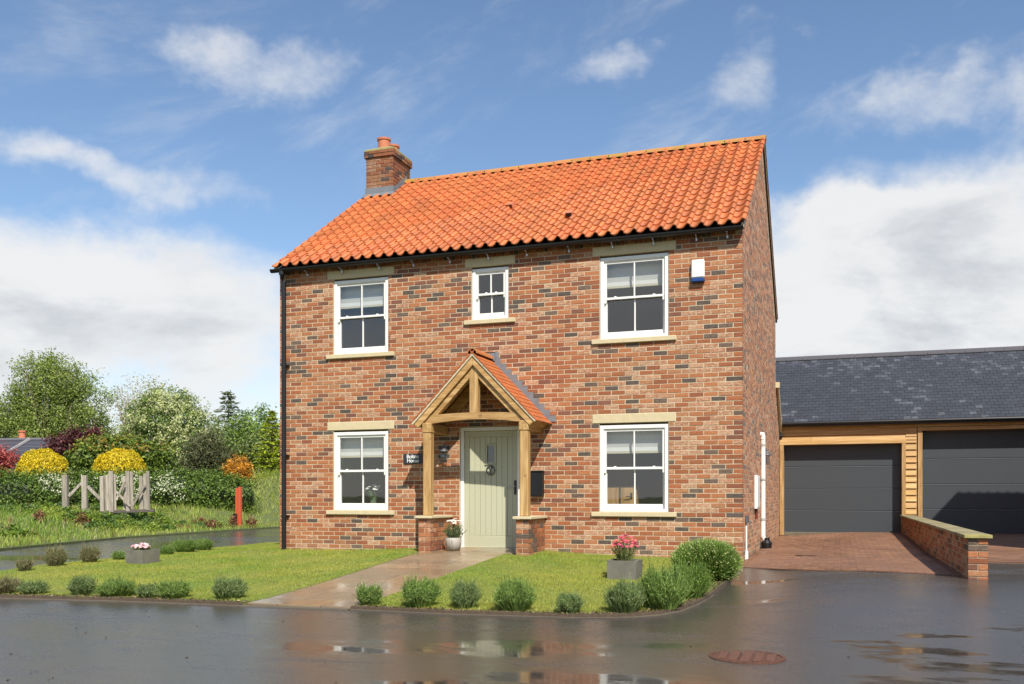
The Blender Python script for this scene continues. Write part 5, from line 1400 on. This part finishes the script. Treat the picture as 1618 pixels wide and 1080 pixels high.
# the long hedge
def hedge():
    Z = 33.0; P = []; a, b = at(-90, 783, Z), at(300, 783, Z + .6); rt = root('hedge', tuple(a.lerp(b, .5).xy) + (.5,), 'long clipped green hedge with white blossom behind the grey timber gate', 'hedge')
    blobs = []; n = 37
    for i in range(n):
        t = i / (n - 1); px = -90 + 474 * t; c = at(px, 783, Z + 1.8 * t); g = gzf(c.x, c.y); top = at(px, 744 + 1.2 * math.sin(i * 1.9), Z).z
        if px > 335: top -= (px - 335) / 60 * .32
        h = (top - g + .3) / 2; blobs.append((c.x, c.y, g - .25 + h, .62, .62, h))
    dome_core('branches', blobs, rt, (.03, .045, .014, 0), .66)
    P, D, f = clumped(blobs, 1900, 32, .14, .70); n = len(P)
    V, F, C = leaf_quads(P, D * .7 + RNG.normal(size=(n, 3)) * .6 + [0, 0, .3], RNG.uniform(.05, .11, n), .6, pal([(.085, .145, .024, 3), (.13, .205, .033, 2), (.055, .09, .017, 2), (.18, .23, .048, 1)], n) * f[:, None]); np_mesh('foliage', V, F, C, M_LEAF, rt)
    fl = px_blobs(Z - .75, [(90, 764, 24, 14), (78, 758, 14, 6), (200, 756, 30, 8), (215, 775, 20, 10), (148, 752, 14, 5), (268, 768, 22, 12), (285, 782, 16, 8), (260, 752, 18, 5)])
    P, D, f = clumped(fl, 110, 7, .13, .2); n = len(P)
    V, F, C = leaf_quads(P, RNG.normal(size=(n, 3)) * .6 + [.2, -1, .5], RNG.uniform(.04, .075, n), .85, pal([(.46, .46, .37, 2), (.38, .38, .28, 1)], n, .1)); np_mesh('blossom', V, F, C, M_LEAF, rt)
hedge()

# ------------------------------------------------------------------ weathered gate and posts in front of the hedge
def timber(rt, name, Z, a, b, wpx, depth=.09, tint=(1, 1, 1, 0), zoff=0.0):
    """a timber between two points seen at distance Z, wpx wide as seen"""
    p, q = at(a[0], a[1], Z + zoff), at(b[0], b[1], Z + zoff); ax = (q - p); L = ax.length; ax.normalize(); y = FX; x = y.cross(ax).normalized(); y2 = ax.cross(x)
    M = Matrix((x, y2, ax)).transposed().to_4x4(); M.translation = p; w = wpx * Z / FPX / 2
    mb = MB(); mb.bevbox(-w, w, -depth / 2, depth / 2, 0, L, .008, tint, M); return mb.build(name, M_WEATHERED, rt)
ZF = 29.0
def gtint(): f = random.uniform(.8, 1.25); return (f, f, f, 0)
p = at(119, 805, ZF); rt = root('timber_posts', (p.x, p.y, gzf(p.x, p.y)), 'two weathered timber posts with diagonal braces left of the old gate', 'fence')
timber(rt, 'post', ZF, (104, 822), (103, 750), 8.5, .14, gtint()); timber(rt, 'post', ZF, (134.5, 822), (133.5, 751), 8, .14, gtint())
timber(rt, 'brace', ZF, (109, 784), (129, 763), 4.5, .07, gtint()); timber(rt, 'brace', ZF, (138, 768), (159, 789), 4.5, .07, gtint())
p = at(198, 800, ZF); rt = root('timber_gate', (p.x, p.y, gzf(p.x, p.y)), 'broken grey timber gate of upright pales and braces by the hedge', 'gate')
for (x, t, b, w, zo) in ((160.5, 752, 801, 6, 0), (165.5, 751, 801, 5, .12), (170, 750, 802, 5, .05), (175, 744, 802, 7, 0), (180.5, 749, 801, 5, .1), (196.5, 752, 801, 5, .15), (201.5, 744, 801, 6, 0), (207, 745, 800, 6, .1), (222.5, 752, 799, 6, .15), (229, 748, 799, 5, .05), (233.5, 744, 799, 5, 0)):
    timber(rt, 'pale', ZF, (x + 1, b + 7), (x, t), w, .05, gtint(), zo)
for a, b in (((183, 776), (206, 800)), ((184, 790), (197, 760)), ((209, 800), (229, 766))): timber(rt, 'brace', ZF, a, b, 3.5, .05, gtint(), -.06)
timber(rt, 'bottom_beam', ZF, (158, 809), (244, 806), 5, .12, (.35, .33, .32, 0), .05)

# orange marker post by the lane
p = at(377, 820, 32.0); gzp = gzf(p.x, p.y); rt = root('marker_post', (p.x, p.y, gzp), 'orange red marker post standing in the verge by the lane', 'post')
mb = MB(); mb.bevbox(p.x - .10, p.x - .005, p.y - .06, p.y + .06, gzp - .1, at(377, 771, 32.0).z, .01); mb.bevbox(p.x + .005, p.x + .10, p.y - .05, p.y + .07, gzp - .1, at(377, 769, 32.0).z, .01); mb.build('post', M_ORANGE, rt)
mb = MB(); mb.bevbox(p.x - .15, p.x - .01, p.y - .12, p.y - .062, gzp + .25, gzp + .52, .008); mb.build('plate', M_BLACK, rt)

# ------------------------------------------------------------------ grass
def blades(P, h, w, cols, lean=.35, seg=1):
    n = len(P); a = RNG.uniform(0, 2 * math.pi, n); d = np.stack([np.cos(a), np.sin(a), np.zeros(n)], 1); l = RNG.normal(0, lean, (n, 2)) * h[:, None]
    tip = P + np.concatenate([l, h[:, None]], 1); W = d * (w * .5)[:, None]
    if seg == 1:
        V = np.stack([P - W, P + W, tip], 1).reshape(-1, 3); F = np.arange(3 * n).reshape(n, 3); k = 3
    else:
        m = P + np.concatenate([l * .35, h[:, None] * .58], 1); V = np.stack([P - W, P + W, m + W * .75, m - W * .75, tip], 1).reshape(-1, 3)
        b = np.arange(n) * 5; F = np.concatenate([np.stack([b, b + 1, b + 2], 1), np.stack([b, b + 2, b + 3], 1), np.stack([b + 3, b + 2, b + 4], 1)]); k = 5
    return V, F, np.repeat(np.concatenate([cols, np.zeros((n, 1))], 1), k, 0)
def patch(P, s, seed):
    r = np.random.default_rng(seed); v = 0
    for i in range(5):
        k = r.normal(size=2) * s * (1 + i * .8); v = v + np.sin(P[:, 0] * k[0] + P[:, 1] * k[1] + r.random() * 6) / (1 + i * .6)
    return v
def seg_dist(P, line):
    d = np.full(len(P), 9.9)
    for a, b in zip(line, line[1:]):
        a = np.array(a); b = np.array(b); ab = b - a; t = np.clip(((P - a) @ ab) / (ab @ ab), 0, 1); d = np.minimum(d, np.linalg.norm(P - a - t[:, None] * ab, axis=1))
    return d
def lawn_grass(poly, soil_lines, dens, seed):
    A = np.array(poly); lo, hi = A.min(0), A.max(0); n = int((hi - lo).prod() * dens); P = RNG.random((n, 2)) * (hi - lo) + lo; P = P[inside_np(P, poly)]
    P = P[~((P[:, 0] < 0) & (P[:, 1] > 4.5))]
    d = np.minimum.reduce([seg_dist(P, l) for l in soil_lines]); keep = d > .07 + .09 * np.abs(np.sin(P[:, 0] * 5.3 + np.sin(P[:, 0] * 13))) + .05 * RNG.random(len(P)); keep |= RNG.random(len(P)) < .16; P = P[keep]; d = d[keep]
    z = gz(P[:, 0], P[:, 1]) + .034; n = len(P); t = np.clip(.5 + .22 * patch(P, 1.3, seed) + .12 * patch(P, 5, seed + 1), 0, 1)[:, None]
    c = np.array([.165, .245, .030]) * (1 - t) + np.array([.305, .300, .054]) * t; c = c * RNG.uniform(.82, 1.18, (n, 1)); dry = RNG.random(n) < .05; c[dry] = [.34, .29, .13]
    h = RNG.uniform(.013, .026, n) * (1 + .2 * patch(P, 2.2, seed + 2)); h = np.clip(h, .010, .045)
    V, F, C = blades(np.concatenate([P, z[:, None]], 1), h, RNG.uniform(.004, .009, n), c, .5); struct(np_mesh('lawn_grass', V, F, C, M_LEAF), 'stuff')['label'] = 'short mown lawn grass'
lawn_grass(LAWN_L, [ROAD_EDGE_L], 4200, 3)
lawn_grass(LAWN_R, [EDGE_R], 5200, 9)
def rough_grass():
    n = 150000; P = np.stack([RNG.uniform(-24, -5.5, n), RNG.uniform(-6, 34, n)], 1); e = np.interp(P[:, 1], *LANE_FAR); d = e - P[:, 0]; m = (d > .05) & (d < 11); P = P[m]; d = d[m]
    D = np.hypot(P[:, 0] - CAM.x, P[:, 1] - CAM.y); n = len(P); mound = np.exp(-(((P[:, 0] + 12.8) / 3.0) ** 2 + ((P[:, 1] - 18.3) / 4.2) ** 2))
    t = np.clip(.5 + .25 * patch(P, .7, 5) + .15 * patch(P, 3, 6), 0, 1)[:, None]
    c = np.array([.15, .235, .034]) * (1 - t) + np.array([.30, .325, .07]) * t; c *= RNG.uniform(.7, 1.3, (n, 1)); s = RNG.random(n) < .10; c[s] = [.30, .26, .13]; s = RNG.random(n) < .02; c[s] = [.20, .09, .05]
    h = (.07 + .09 * RNG.random(n) + .05 * np.clip(d / 4, 0, 1) * RNG.random(n) + .30 * mound * RNG.random(n)) * (1 + .3 * np.clip(patch(P, 1.6, 8), -1, 1.5))
    V, F, C = blades(np.concatenate([P, (gz(P[:, 0], P[:, 1]) + .04)[:, None]], 1), h, RNG.uniform(.012, .028, n), c, .35, 2); struct(np_mesh('verge_grass', V, F, C, M_LEAF), 'stuff')['label'] = 'long rough grass on the verge'
rough_grass()
# weeds: one low leafy mass along the foot of the hedge
def weeds():
    Ps = []; Cs = []; Ss = []
    for i in range(150):
        px = RNG.uniform(-30, 440); Zw = RNG.uniform(26.5, 31.5); c = at(px, 800, Zw); e = float(np.interp(c.y, *LANE_FAR))
        if c.x > e - .9: continue
        g = gzf(c.x, c.y) + .05; r = RNG.uniform(.12, .36); h = RNG.uniform(.10, .38) * (1 if px < 240 else .8); n = int(60 + 120 * r / .3)
        d = unit(RNG.normal(size=(n, 3))); d[:, 2] = np.abs(d[:, 2]); P = np.array([c.x, c.y, g]) + d * np.array([r, r, h]) * (RNG.random((n, 1)) ** .4)
        col = [(.09, .15, .025), (.15, .21, .03), (.06, .11, .03), (.20, .25, .035), (.07, .12, .05), (.17, .07, .04)][RNG.choice(6, p=[.28, .24, .18, .14, .10, .06])]
        Ps.append(P); Cs.append(pal([col], n, .2)); Ss.append(np.full(n, RNG.uniform(.06, .13)))
    for i in range(60):      # thicker round the foot of the gate and posts
        px = RNG.uniform(92, 250); c = at(px, 800, RNG.uniform(27.2, 28.8)); g = gzf(c.x, c.y) + .05; r = RNG.uniform(.12, .3); h = RNG.uniform(.16, .36); n = 90
        d = unit(RNG.normal(size=(n, 3))); d[:, 2] = np.abs(d[:, 2]); Ps.append(np.array([c.x, c.y, g]) + d * np.array([r, r, h]) * (RNG.random((n, 1)) ** .4)); Cs.append(pal([[(.12, .18, .03), (.18, .24, .035), (.09, .14, .03)][i % 3]], n, .2)); Ss.append(np.full(n, RNG.uniform(.06, .12)))
    P = np.concatenate(Ps); n = len(P)
    V, F, C = leaf_quads(P, RNG.normal(size=(n, 3)) * .6 + [0, -.2, .8], np.concatenate(Ss) * RNG.uniform(.7, 1.3, n), .5, np.concatenate(Cs)); struct(np_mesh('weeds', V, F, C, M_LEAF), 'stuff')['label'] = 'tangled green weeds at the foot of the hedge'
weeds()
for px, py, Zw, r, h, lab in ((336, 812, 30.5, .30, .35, 'brownish red dock plant in the verge left of the marker post'), (397, 815, 32.3, .22, .45, 'dark red leaved weed right of the marker post'), (368, 818, 31.8, .16, .45, 'dark red leaved weed growing against the marker post'), (62, 830, 26, .20, .35, 'rusty brown dock stalks in the verge at far left'), (130, 826, 27, .25, .40, 'rusty brown dock stalks below the old timber posts'), (22, 862, 22.5, .40, .30, 'broad leaved green dock plant at the lane edge')):
    c = at(px, py, Zw); g = gzf(c.x, c.y) + .05; rt = root('dock_plant', (c.x, c.y, g), lab, 'plant', 'dock plants in the verge'); n = 130
    green = 'green' in lab
    d = unit(RNG.normal(size=(n, 3))); d[:, 2] = np.abs(d[:, 2]); P = np.array([c.x, c.y, g]) + d * [r, r, h] * RNG.random((n, 1)) ** .5
    V, F, C = leaf_quads(P, RNG.normal(size=(n, 3)) + [0, 0, .5], RNG.uniform(.08, .20, n) * (1.6 if green else .9), .35, pal([(.10, .17, .03, 2), (.16, .22, .04, 1)] if green else [(.16, .06, .04, 2), (.22, .10, .06, 1), (.10, .07, .035, 1)], n)); np_mesh('leaf_cluster', V, F, C, M_LEAF, rt)
    mb = MB()
    for j in range(5): w = random.random() * 6; mb.tube([(c.x, c.y, g - .05), (c.x + .3 * r * math.cos(w), c.y + .3 * r * math.sin(w), g + h * .6), (c.x + .6 * r * math.cos(w), c.y + .6 * r * math.sin(w), g + h * random.uniform(.8, 1.2))], [.008, .006, .003], 5, (1.2, .7, .5, 0))
    mb.build('stalks', M_BARK, rt)

# ------------------------------------------------------------------ bare soil borders under the lavender
def border(line, poly, w):
    pts = []
    for i, p in enumerate(line):
        t = (Vector(line[min(i + 1, len(line) - 1)]) - Vector(line[max(i - 1, 0)])).normalized(); n = Vector((-t.y, t.x)); q = Vector(p)
        if not inside(*(q + n * .08), poly): n = -n
        pts.append(tuple(q + n * (w / 2 - .012)))
    struct(ribbon('flower_border', pts, w, .040, M_SOIL))
border(ROAD_EDGE_L[1:], LAWN_L, .12); border(EDGE_R[2:], LAWN_R, .12)

# ------------------------------------------------------------------ lavender along the edges
def lavender(x, y, r, h, lab, style='green', n=None, grp='lavender bushes edging the lawns', name='lavender_bush'):
    g = gzf(x, y) + .03; rt = root(name, (x, y, g), lab, 'shrub', grp); n = n or int(3300 * r * (h + .1) / .1); rag = random.uniform(0, 6.28)
    a = RNG.uniform(0, 2 * math.pi, n); q = np.sqrt(RNG.random(n)); B = np.stack([x + np.cos(a) * q * r * .55, y + np.sin(a) * q * r * .55, np.full(n, g)], 1)
    out = q * RNG.uniform(.35, 1.0, n); hh = h * np.sqrt(np.clip(1.12 - .75 * out ** 2, .15, 1)) * (RNG.uniform(.50, 1.0, n) + .38 * (RNG.random(n) < .16) * RNG.random(n)) * (1 + .20 * np.sin(a * 2 + rag) * q + .14 * np.sin(a * 5 + 2 * rag) * q)
    tip = np.stack([x + np.cos(a) * r * (out * .72 + .25 * q) * (1.12 + .16 * np.sin(a * 3 + rag)) + RNG.normal(0, .028, n), y + np.sin(a) * r * (out * .72 + .25 * q) * (1.12 + .16 * np.sin(a * 3 + rag)) + RNG.normal(0, .028, n), g + hh], 1)
    s = RNG.uniform(.45, .70, n)[:, None]; mid = B + (tip - B) * s + np.stack([np.zeros(n), np.zeros(n), .05 * hh], 1)
    # each shoot: a slim stem with narrow leaves along its upper part
    t = RNG.uniform(0, 2 * math.pi, n); wv = np.stack([np.cos(t), np.sin(t), np.zeros(n)], 1) * RNG.uniform(.003, .0055, n)[:, None]
    V = np.stack([B - wv * .5, B + wv * .5, mid + wv, mid - wv, tip], 1).reshape(-1, 3); b = np.arange(n) * 5
    F = np.concatenate([np.stack([b, b + 1, b + 2], 1), np.stack([b, b + 2, b + 3], 1), np.stack([b + 3, b + 2, b + 4], 1)])
    P = {'green': [(.135, .205, .05, 3), (.19, .26, .065, 2), (.085, .135, .04, 2)], 'grey': [(.135, .185, .07, 3), (.18, .23, .09, 2), (.09, .13, .05, 2)], 'dry': [(.17, .15, .085, 2), (.12, .14, .06, 2), (.22, .18, .11, 1)], 'bright': [(.115, .185, .035, 3), (.16, .235, .05, 2), (.07, .12, .03, 2)]}[style]
    c = pal(P, n, .2); col = np.concatenate([np.repeat(c[:, None], 5, 1), np.zeros((n, 5, 1))], 2); col[:, 4, :3] *= 1.35; np_mesh('shoots', V, F, col.reshape(-1, 4), M_LEAF, rt)
    k = RNG.uniform(.3, 1.0, n * 3); idx = np.repeat(np.arange(n), 3); LP = mid[idx] + (tip[idx] - mid[idx]) * k[:, None]; dirs = unit(tip[idx] - mid[idx])
    V, F, C = leaf_quads(LP + RNG.normal(0, .006, LP.shape), RNG.normal(size=LP.shape), RNG.uniform(.025, .050, n * 3), .14, pal(P, n * 3, .25), dirs * 1.2 + RNG.normal(0, .35, LP.shape)); np_mesh('leaves', V, F, C, M_LEAF, rt)
    m = MB()
    for j in range(9 if style != 'dry' else 22):
        w = random.random() * 6.28; e = r * random.uniform(.3, .8); m.tube([(x + .1 * e * math.cos(w), y + .1 * e * math.sin(w), g - .03), (x + .5 * e * math.cos(w), y + .5 * e * math.sin(w), g + h * .3), (x + e * math.cos(w), y + e * math.sin(w), g + h * random.uniform(.45, .75))], [.009, .006, .003], 5, (1.6, 1.45, 1.2, 0))
    m.build('woody_stem', M_BARK, rt)
LAV = [(4.60, -5.20, .145, .20, 'small round lavender at the right foot of the path', 'green'), (5.22, -5.16, .225, .28, 'bushy lavender second right of the path', 'green'), (5.74, -5.12, .17, .25, 'loose uneven lavender third right of the path', 'grey'),
       (6.33, -5.13, .235, .29, 'wide rounded lavender fourth right of the path', 'green'), (6.95, -5.16, .14, .19, 'small sparse lavender fifth right of the path', 'grey'), (7.50, -4.95, .215, .29, 'upright grey green lavender below the pink flower planter', 'grey'),
       (7.84, -4.62, .28, .38, 'large tall lavender at the curve of the kerb', 'green'), (8.00, -3.85, .25, .35, 'bushy lavender between tall lavender and big round bush', 'bright'),
       (2.72, -5.20, .20, .23, 'rounded lavender just left of the path foot', 'grey'), (2.02, -5.34, .20, .19, 'spreading lavender second left of the path', 'green'), (1.68, -5.40, .13, .15, 'small grey lavender third left of the path', 'grey'), (1.22, -5.38, .25, .19, 'wide low lavender fourth left of the path', 'green'), (.70, -5.42, .17, .21, 'rounded lavender fifth left of the path', 'grey'),
       (.02, -5.52, .17, .14, 'straggly lavender at the left end of the road edge', 'grey'), (-.36, -5.57, .20, .18, 'dry lavender at the far left corner', 'dry'),
       (-2.20, -3.60, .11, .17, 'bare dry lavender stump by the lane at far left', 'dry'), (-2.19, -3.0, .16, .27, 'woody lavender by the lane, green at its left', 'dry'), (-2.22, -2.26, .15, .25, 'woody half bare lavender left of the pale flower planter', 'dry'), (-2.30, -1.50, .12, .14, 'small green lavender behind left planter', 'green'),
       (-2.50, -.02, .14, .15, 'small lavender just right of left planter by the lane', 'bright'), (-2.68, .72, .25, .22, 'rounded green lavender by the lane', 'bright'), (-2.77, 1.42, .19, .21, 'last lavender by the lane nearest the house', 'green')]
for l in LAV: lavender(*l)
def round_bush(x, y, r, h, lab):
    """dense clipped-looking dome of short outward shoots with pale tips"""
    g = gzf(x, y) + .02; rt = root('rosemary_bush', (x, y, g), lab, 'shrub')
    dome_core('branches', [(x, y, g + h * .42, r * .80, r * .80, h * .50)], rt, (.030, .045, .012, 0), .95); n = 8500
    d = unit(RNG.normal(size=(n, 3)) + [0, 0, .25]); c0 = np.array([x, y, g + h * .42]); R3 = np.array([r, r, h * .56]); lump = 1 + .05 * np.sin(d[:, 0] * 9 + 1) * np.cos(d[:, 1] * 8) + .04 * np.sin(d[:, 2] * 11)
    base = c0 + d * R3 * (.72 * lump)[:, None]; dr = unit(d * .8 + [0, 0, .65] + RNG.normal(0, .22, (n, 3))); L = RNG.uniform(.09, .19, n); tip = base + dr * L[:, None]; mid = base + dr * (L * .6)[:, None] + RNG.normal(0, .006, (n, 3))
    keep = tip[:, 2] > g; base, tip, mid, dr = base[keep], tip[keep], mid[keep], dr[keep]; n = len(base); t = unit(np.cross(dr, RNG.normal(size=(n, 3)))) * RNG.uniform(.004, .0075, n)[:, None]
    V = np.stack([base - t * .6, base + t * .6, mid + t, mid - t, tip], 1).reshape(-1, 3); b = np.arange(n) * 5; F = np.concatenate([np.stack([b, b + 1, b + 2], 1), np.stack([b, b + 2, b + 3], 1), np.stack([b + 3, b + 2, b + 4], 1)])
    c = pal([(.10, .17, .03, 3), (.14, .215, .04, 2), (.07, .115, .025, 2)], n, .2); col = np.concatenate([np.repeat(c[:, None], 5, 1), np.zeros((n, 5, 1))], 2); col[:, 4, :3] = col[:, 4, :3] * 1.5 + .03; np_mesh('shoots', V, F, col.reshape(-1, 4), M_LEAF, rt)
    k = RNG.random(n) < .22; V, F, C = leaf_quads(tip[k], RNG.normal(size=(k.sum(), 3)), RNG.uniform(.018, .035, k.sum()), .4, pal([(.34, .36, .14)], k.sum(), .2), dr[k]); np_mesh('buds', V, F, C, M_LEAF, rt)
round_bush(7.99, -2.30, .45, .47, 'big dense rounded green bush at the lawn corner by the house')

# ------------------------------------------------------------------ planters and flowers
def trough(name, c, w, d, h, rot, label, grp=None):
    g = gzf(c[0], c[1]) + .03; rt = root(name, (c[0], c[1], g), label, 'planter', grp); M = Matrix.Translation((c[0], c[1], g)) @ Matrix.Rotation(rot, 4, 'Z'); t = .035
    mb = MB()
    V = []
    for (hx, hy, z) in ((w / 2, d / 2, -.03), (w / 2 + .006, d / 2 + .006, h), (w / 2 - t, d / 2 - t, h), (w / 2 - t, d / 2 - t, h - .05)):
        V += [M @ Vector(q) for q in ((-hx, -hy, z), (hx, -hy, z), (hx, hy, z), (-hx, hy, z))]
    F = []
    for k in range(3):
        for j in range(4): F.append((k * 4 + j, k * 4 + (j + 1) % 4, k * 4 + 4 + (j + 1) % 4, k * 4 + 4 + j))
    mb.add(V, F); mb.build('trough', M_CONC, rt); mb = MB(); hx, hy = w / 2 - t - .001, d / 2 - t - .001
    mb.add([M @ Vector(q) for q in ((-hx, -hy, h - .04), (hx, -hy, h - .04), (hx, hy, h - .04), (-hx, hy, h - .04))], [(0, 1, 2, 3)]); mb.build('soil', M_SOIL, rt)
    return g + h
def flower(mb, c, nrm, r, col, eye, npet=9):
    n = Vector(nrm).normalized(); a = n.orthogonal().normalized(); b = n.cross(a); c = Vector(c); rr = random.random()
    for j in range(npet):
        w = 2 * math.pi * (j + rr) / npet; d = a * math.cos(w) + b * math.sin(w); e = n.cross(d) * r * .28; f = random.uniform(.85, 1.1)
        mb.add([c, c + d * r * .55 + e + n * r * .12, c + d * r + n * r * .05, c + d * r * .55 - e + n * r * .12], [(0, 1, 2, 3)], tuple(min(.9, q * f) for q in col) + (0,))
    V = [c + n * r * .16] + [c + (a * math.cos(w) + b * math.sin(w)) * r * .26 + n * r * .08 for w in np.linspace(0, 2 * math.pi, 7)[:-1]]
    mb.add(V, [(0, 1 + j, 1 + (j + 1) % 6) for j in range(6)], eye + (0,))
def flowering(name, label, c, z, r, h, nstem, leafcol, fcols, fr, eye, nfl, leafn=300, lsize=.05, la=.2, low=.4, flat=False):
    rt = root(name, (c[0], c[1], z), label, 'flowers'); stems = MB(); tips = []
    for j in range(nstem):
        w = random.random() * 6.283; q = math.sqrt(random.random()); e = Vector((c[0] + r * q * math.cos(w), c[1] + r * q * math.sin(w), z + h * (1 - .45 * q * q) * random.uniform(.75, 1.05))); b = Vector((c[0] + .35 * r * q * math.cos(w), c[1] + .35 * r * q * math.sin(w), z - .03))
        stems.tube([b, b.lerp(e, .55) + Vector((0, 0, .1 * h)), e], [.0035, .003, .002], 4, (1.0, 1.6, .6, 0)); tips.append((e, (e - b).normalized()))
    stems.build('stems', M_BARK, rt); P = []
    for j in range(leafn):
        e, d = random.choice(tips); k = random.random() * (.85 if not flat else .9); P.append((c[0] + (e.x - c[0]) * (.3 + .7 * k) + random.gauss(0, .012), c[1] + (e.y - c[1]) * (.3 + .7 * k) + random.gauss(0, .012), z + (e.z - z) * k))
    n = len(P); V, F, C = leaf_quads(np.array(P), RNG.normal(size=(n, 3)) + [0, 0, .4], RNG.uniform(.7, 1.3, n) * lsize, la, pal(leafcol, n), RNG.normal(size=(n, 3)) * .6 + [0, 0, .8]); np_mesh('leaves', V, F, C, M_LEAF, rt)
    for (e, d) in sorted(tips, key=lambda t: -t[0].z)[:nfl]:
        m = MB(); flower(m, e, d * .6 + Vector((random.gauss(0, .3) + .1, random.gauss(-.35, .3), .5)), fr * random.uniform(.75, 1.15), random.choice(fcols), eye); m.build('flower_head', M_PETAL, rt)
    return rt
zt = trough('stone_planter', (6.94, -2.42), .385, .40, .245, 0.0, 'grey concrete trough with pink flowers on the right lawn', 'concrete flower troughs on the lawns')
flowering('pink_flowers', 'bright pink and red flowers growing in the right trough', (6.94, -2.42), zt - .03, .20, .36, 90, [(.11, .15, .045, 2), (.16, .19, .06, 1), (.12, .09, .05, 1)], [(.52, .035, .11), (.60, .06, .16), (.42, .02, .09), (.62, .10, .10)], .026, (.55, .30, .08), 74, 520, .05, .16)
zt = trough('stone_planter', (-1.05, -2.34), .36, .36, .225, R(-5), 'grey concrete trough with pale pink flowers on the left lawn', 'concrete flower troughs on the lawns')
flowering('daisy_flowers', 'pale pink double daisies growing in the left trough', (-1.07, -2.34), zt - .03, .17, .13, 46, [(.15, .19, .05, 2), (.22, .24, .08, 1)], [(.70, .42, .44), (.74, .55, .54), (.66, .33, .37), (.76, .66, .60)], .036, (.7, .55, .45), 34, 240, .06, .4)
mb = MB(); pz = gzf(3.70, -.62) + .034; mb.lathe([(.105, 0), (.13, .10), (.133, .205), (.122, .21), (.115, .19), (.11, .17)], (3.70, -.62, pz), 28); pot = tag(mb.build('flower_pot', M_POT, None, True), 'pale round pot with scratched leaf pattern beside the front door', 'pot')
mb = MB(); mb.lathe([(.112, .172), (.112, .180)], (3.70, -.62, pz), 20); mb.build('soil', M_SOIL, pot)
mb = MB()
for w0 in (-2.1, -1.75, -1.4):
    for sg in (-1, 1):
        mb.tube([(3.70 + .1335 * math.cos(w0 + sg * k * .16), -.62 + .1335 * math.sin(w0 + sg * k * .16), pz + .17 - k * .12) for k in (0, .5, 1)], .002, 4, (.5, .45, .4, 0))
mb.build('leaf_pattern', M_POT, pot)
flowering('white_daisies', 'white daisies with grey green leaves in the pale pot', (3.72, -.62), pz + .17, .21, .33, 60, [(.075, .11, .06, 2), (.11, .15, .085, 1), (.05, .08, .045, 1)], [(.80, .79, .74), (.74, .72, .66)], .036, (.62, .50, .10), 15, 520, .065, .2)
# vase of flowers on the sill inside the lower left window
mb = MB(); mb.lathe([(.05, 0), (.062, .10), (.045, .20), (.05, .22)], (1.73, .34, .77), 16, (.35, .55, .35, 0)); vase = tag(mb.build('vase', M_POT, None, True), 'green vase standing inside the lower left window', 'vase')
mb = MB(); mb.bevbox(1.0, 2.3, .235, .44, .735, .768, .004); mb.build('window_board', M_WHITE, house)
flowering('cut_flowers', 'white cut flowers in the vase inside the lower left window', (1.73, .34), .98, .16, .24, 30, [(.12, .2, .05, 1)], [(.78, .78, .70)], .034, (.6, .55, .3), 20, 120, .06, .3)

# ------------------------------------------------------------------ leaf litter and crumbs of soil along the kerbs, scraps on the road
def litter():
    Ps = []
    for line, n in ((ROAD_EDGE_L, 1300), (EDGE_R, 1700)):
        seg = [(np.array(a), np.array(b)) for a, b in zip(line, line[1:])]; L = np.array([np.linalg.norm(b - a) for a, b in seg]); k = RNG.choice(len(seg), n, p=L / L.sum())
        A = np.array([seg[i][0] for i in k]); B = np.array([seg[i][1] for i in k]); Q = A + (B - A) * RNG.random((n, 1)); ab = unit(B - A); nr = np.stack([-ab[:, 1], ab[:, 0]], 1)
        off = np.abs(RNG.normal(0, .11, n)) + .015; test = Q + nr * .05; ins = inside_np(test, LAWN_L) | inside_np(test, LAWN_R); Q = Q + nr * np.where(ins, off, -off)[:, None]; Ps.append(Q)
    P = np.concatenate(Ps); n = len(P); C3 = np.concatenate([P, (gz(P[:, 0], P[:, 1]) + .040 + RNG.random(n) * .01)[:, None]], 1)
    V, F, C = leaf_quads(C3, RNG.normal(size=(n, 3)) * .4 + [0, 0, 1], RNG.uniform(.012, .05, n), .55, pal([(.17, .11, .06, 3), (.09, .06, .04, 3), (.30, .24, .15, 1), (.10, .13, .04, 2)], n)); struct(np_mesh('leaf_litter', V, F, C, M_LEAF), 'stuff')['label'] = 'brown leaf litter along the lawn edge'
    n = 150; P = np.stack([RNG.uniform(1, 13, n), RNG.uniform(-11, -5.9, n)], 1); P = P[RNG.random(n) < .8]; n = len(P)
    V, F, C = leaf_quads(np.concatenate([P, (gz(P[:, 0], P[:, 1]) + .006)[:, None]], 1), RNG.normal(size=(n, 3)) * .25 + [0, 0, 1], RNG.uniform(.012, .045, n), .5, pal([(.03, .025, .02, 3), (.10, .07, .04, 1), (.30, .28, .22, .6)], n)); struct(np_mesh('road_litter', V, F, C, M_LEAF), 'stuff')['label'] = 'small leaf scraps on the wet road'
litter()
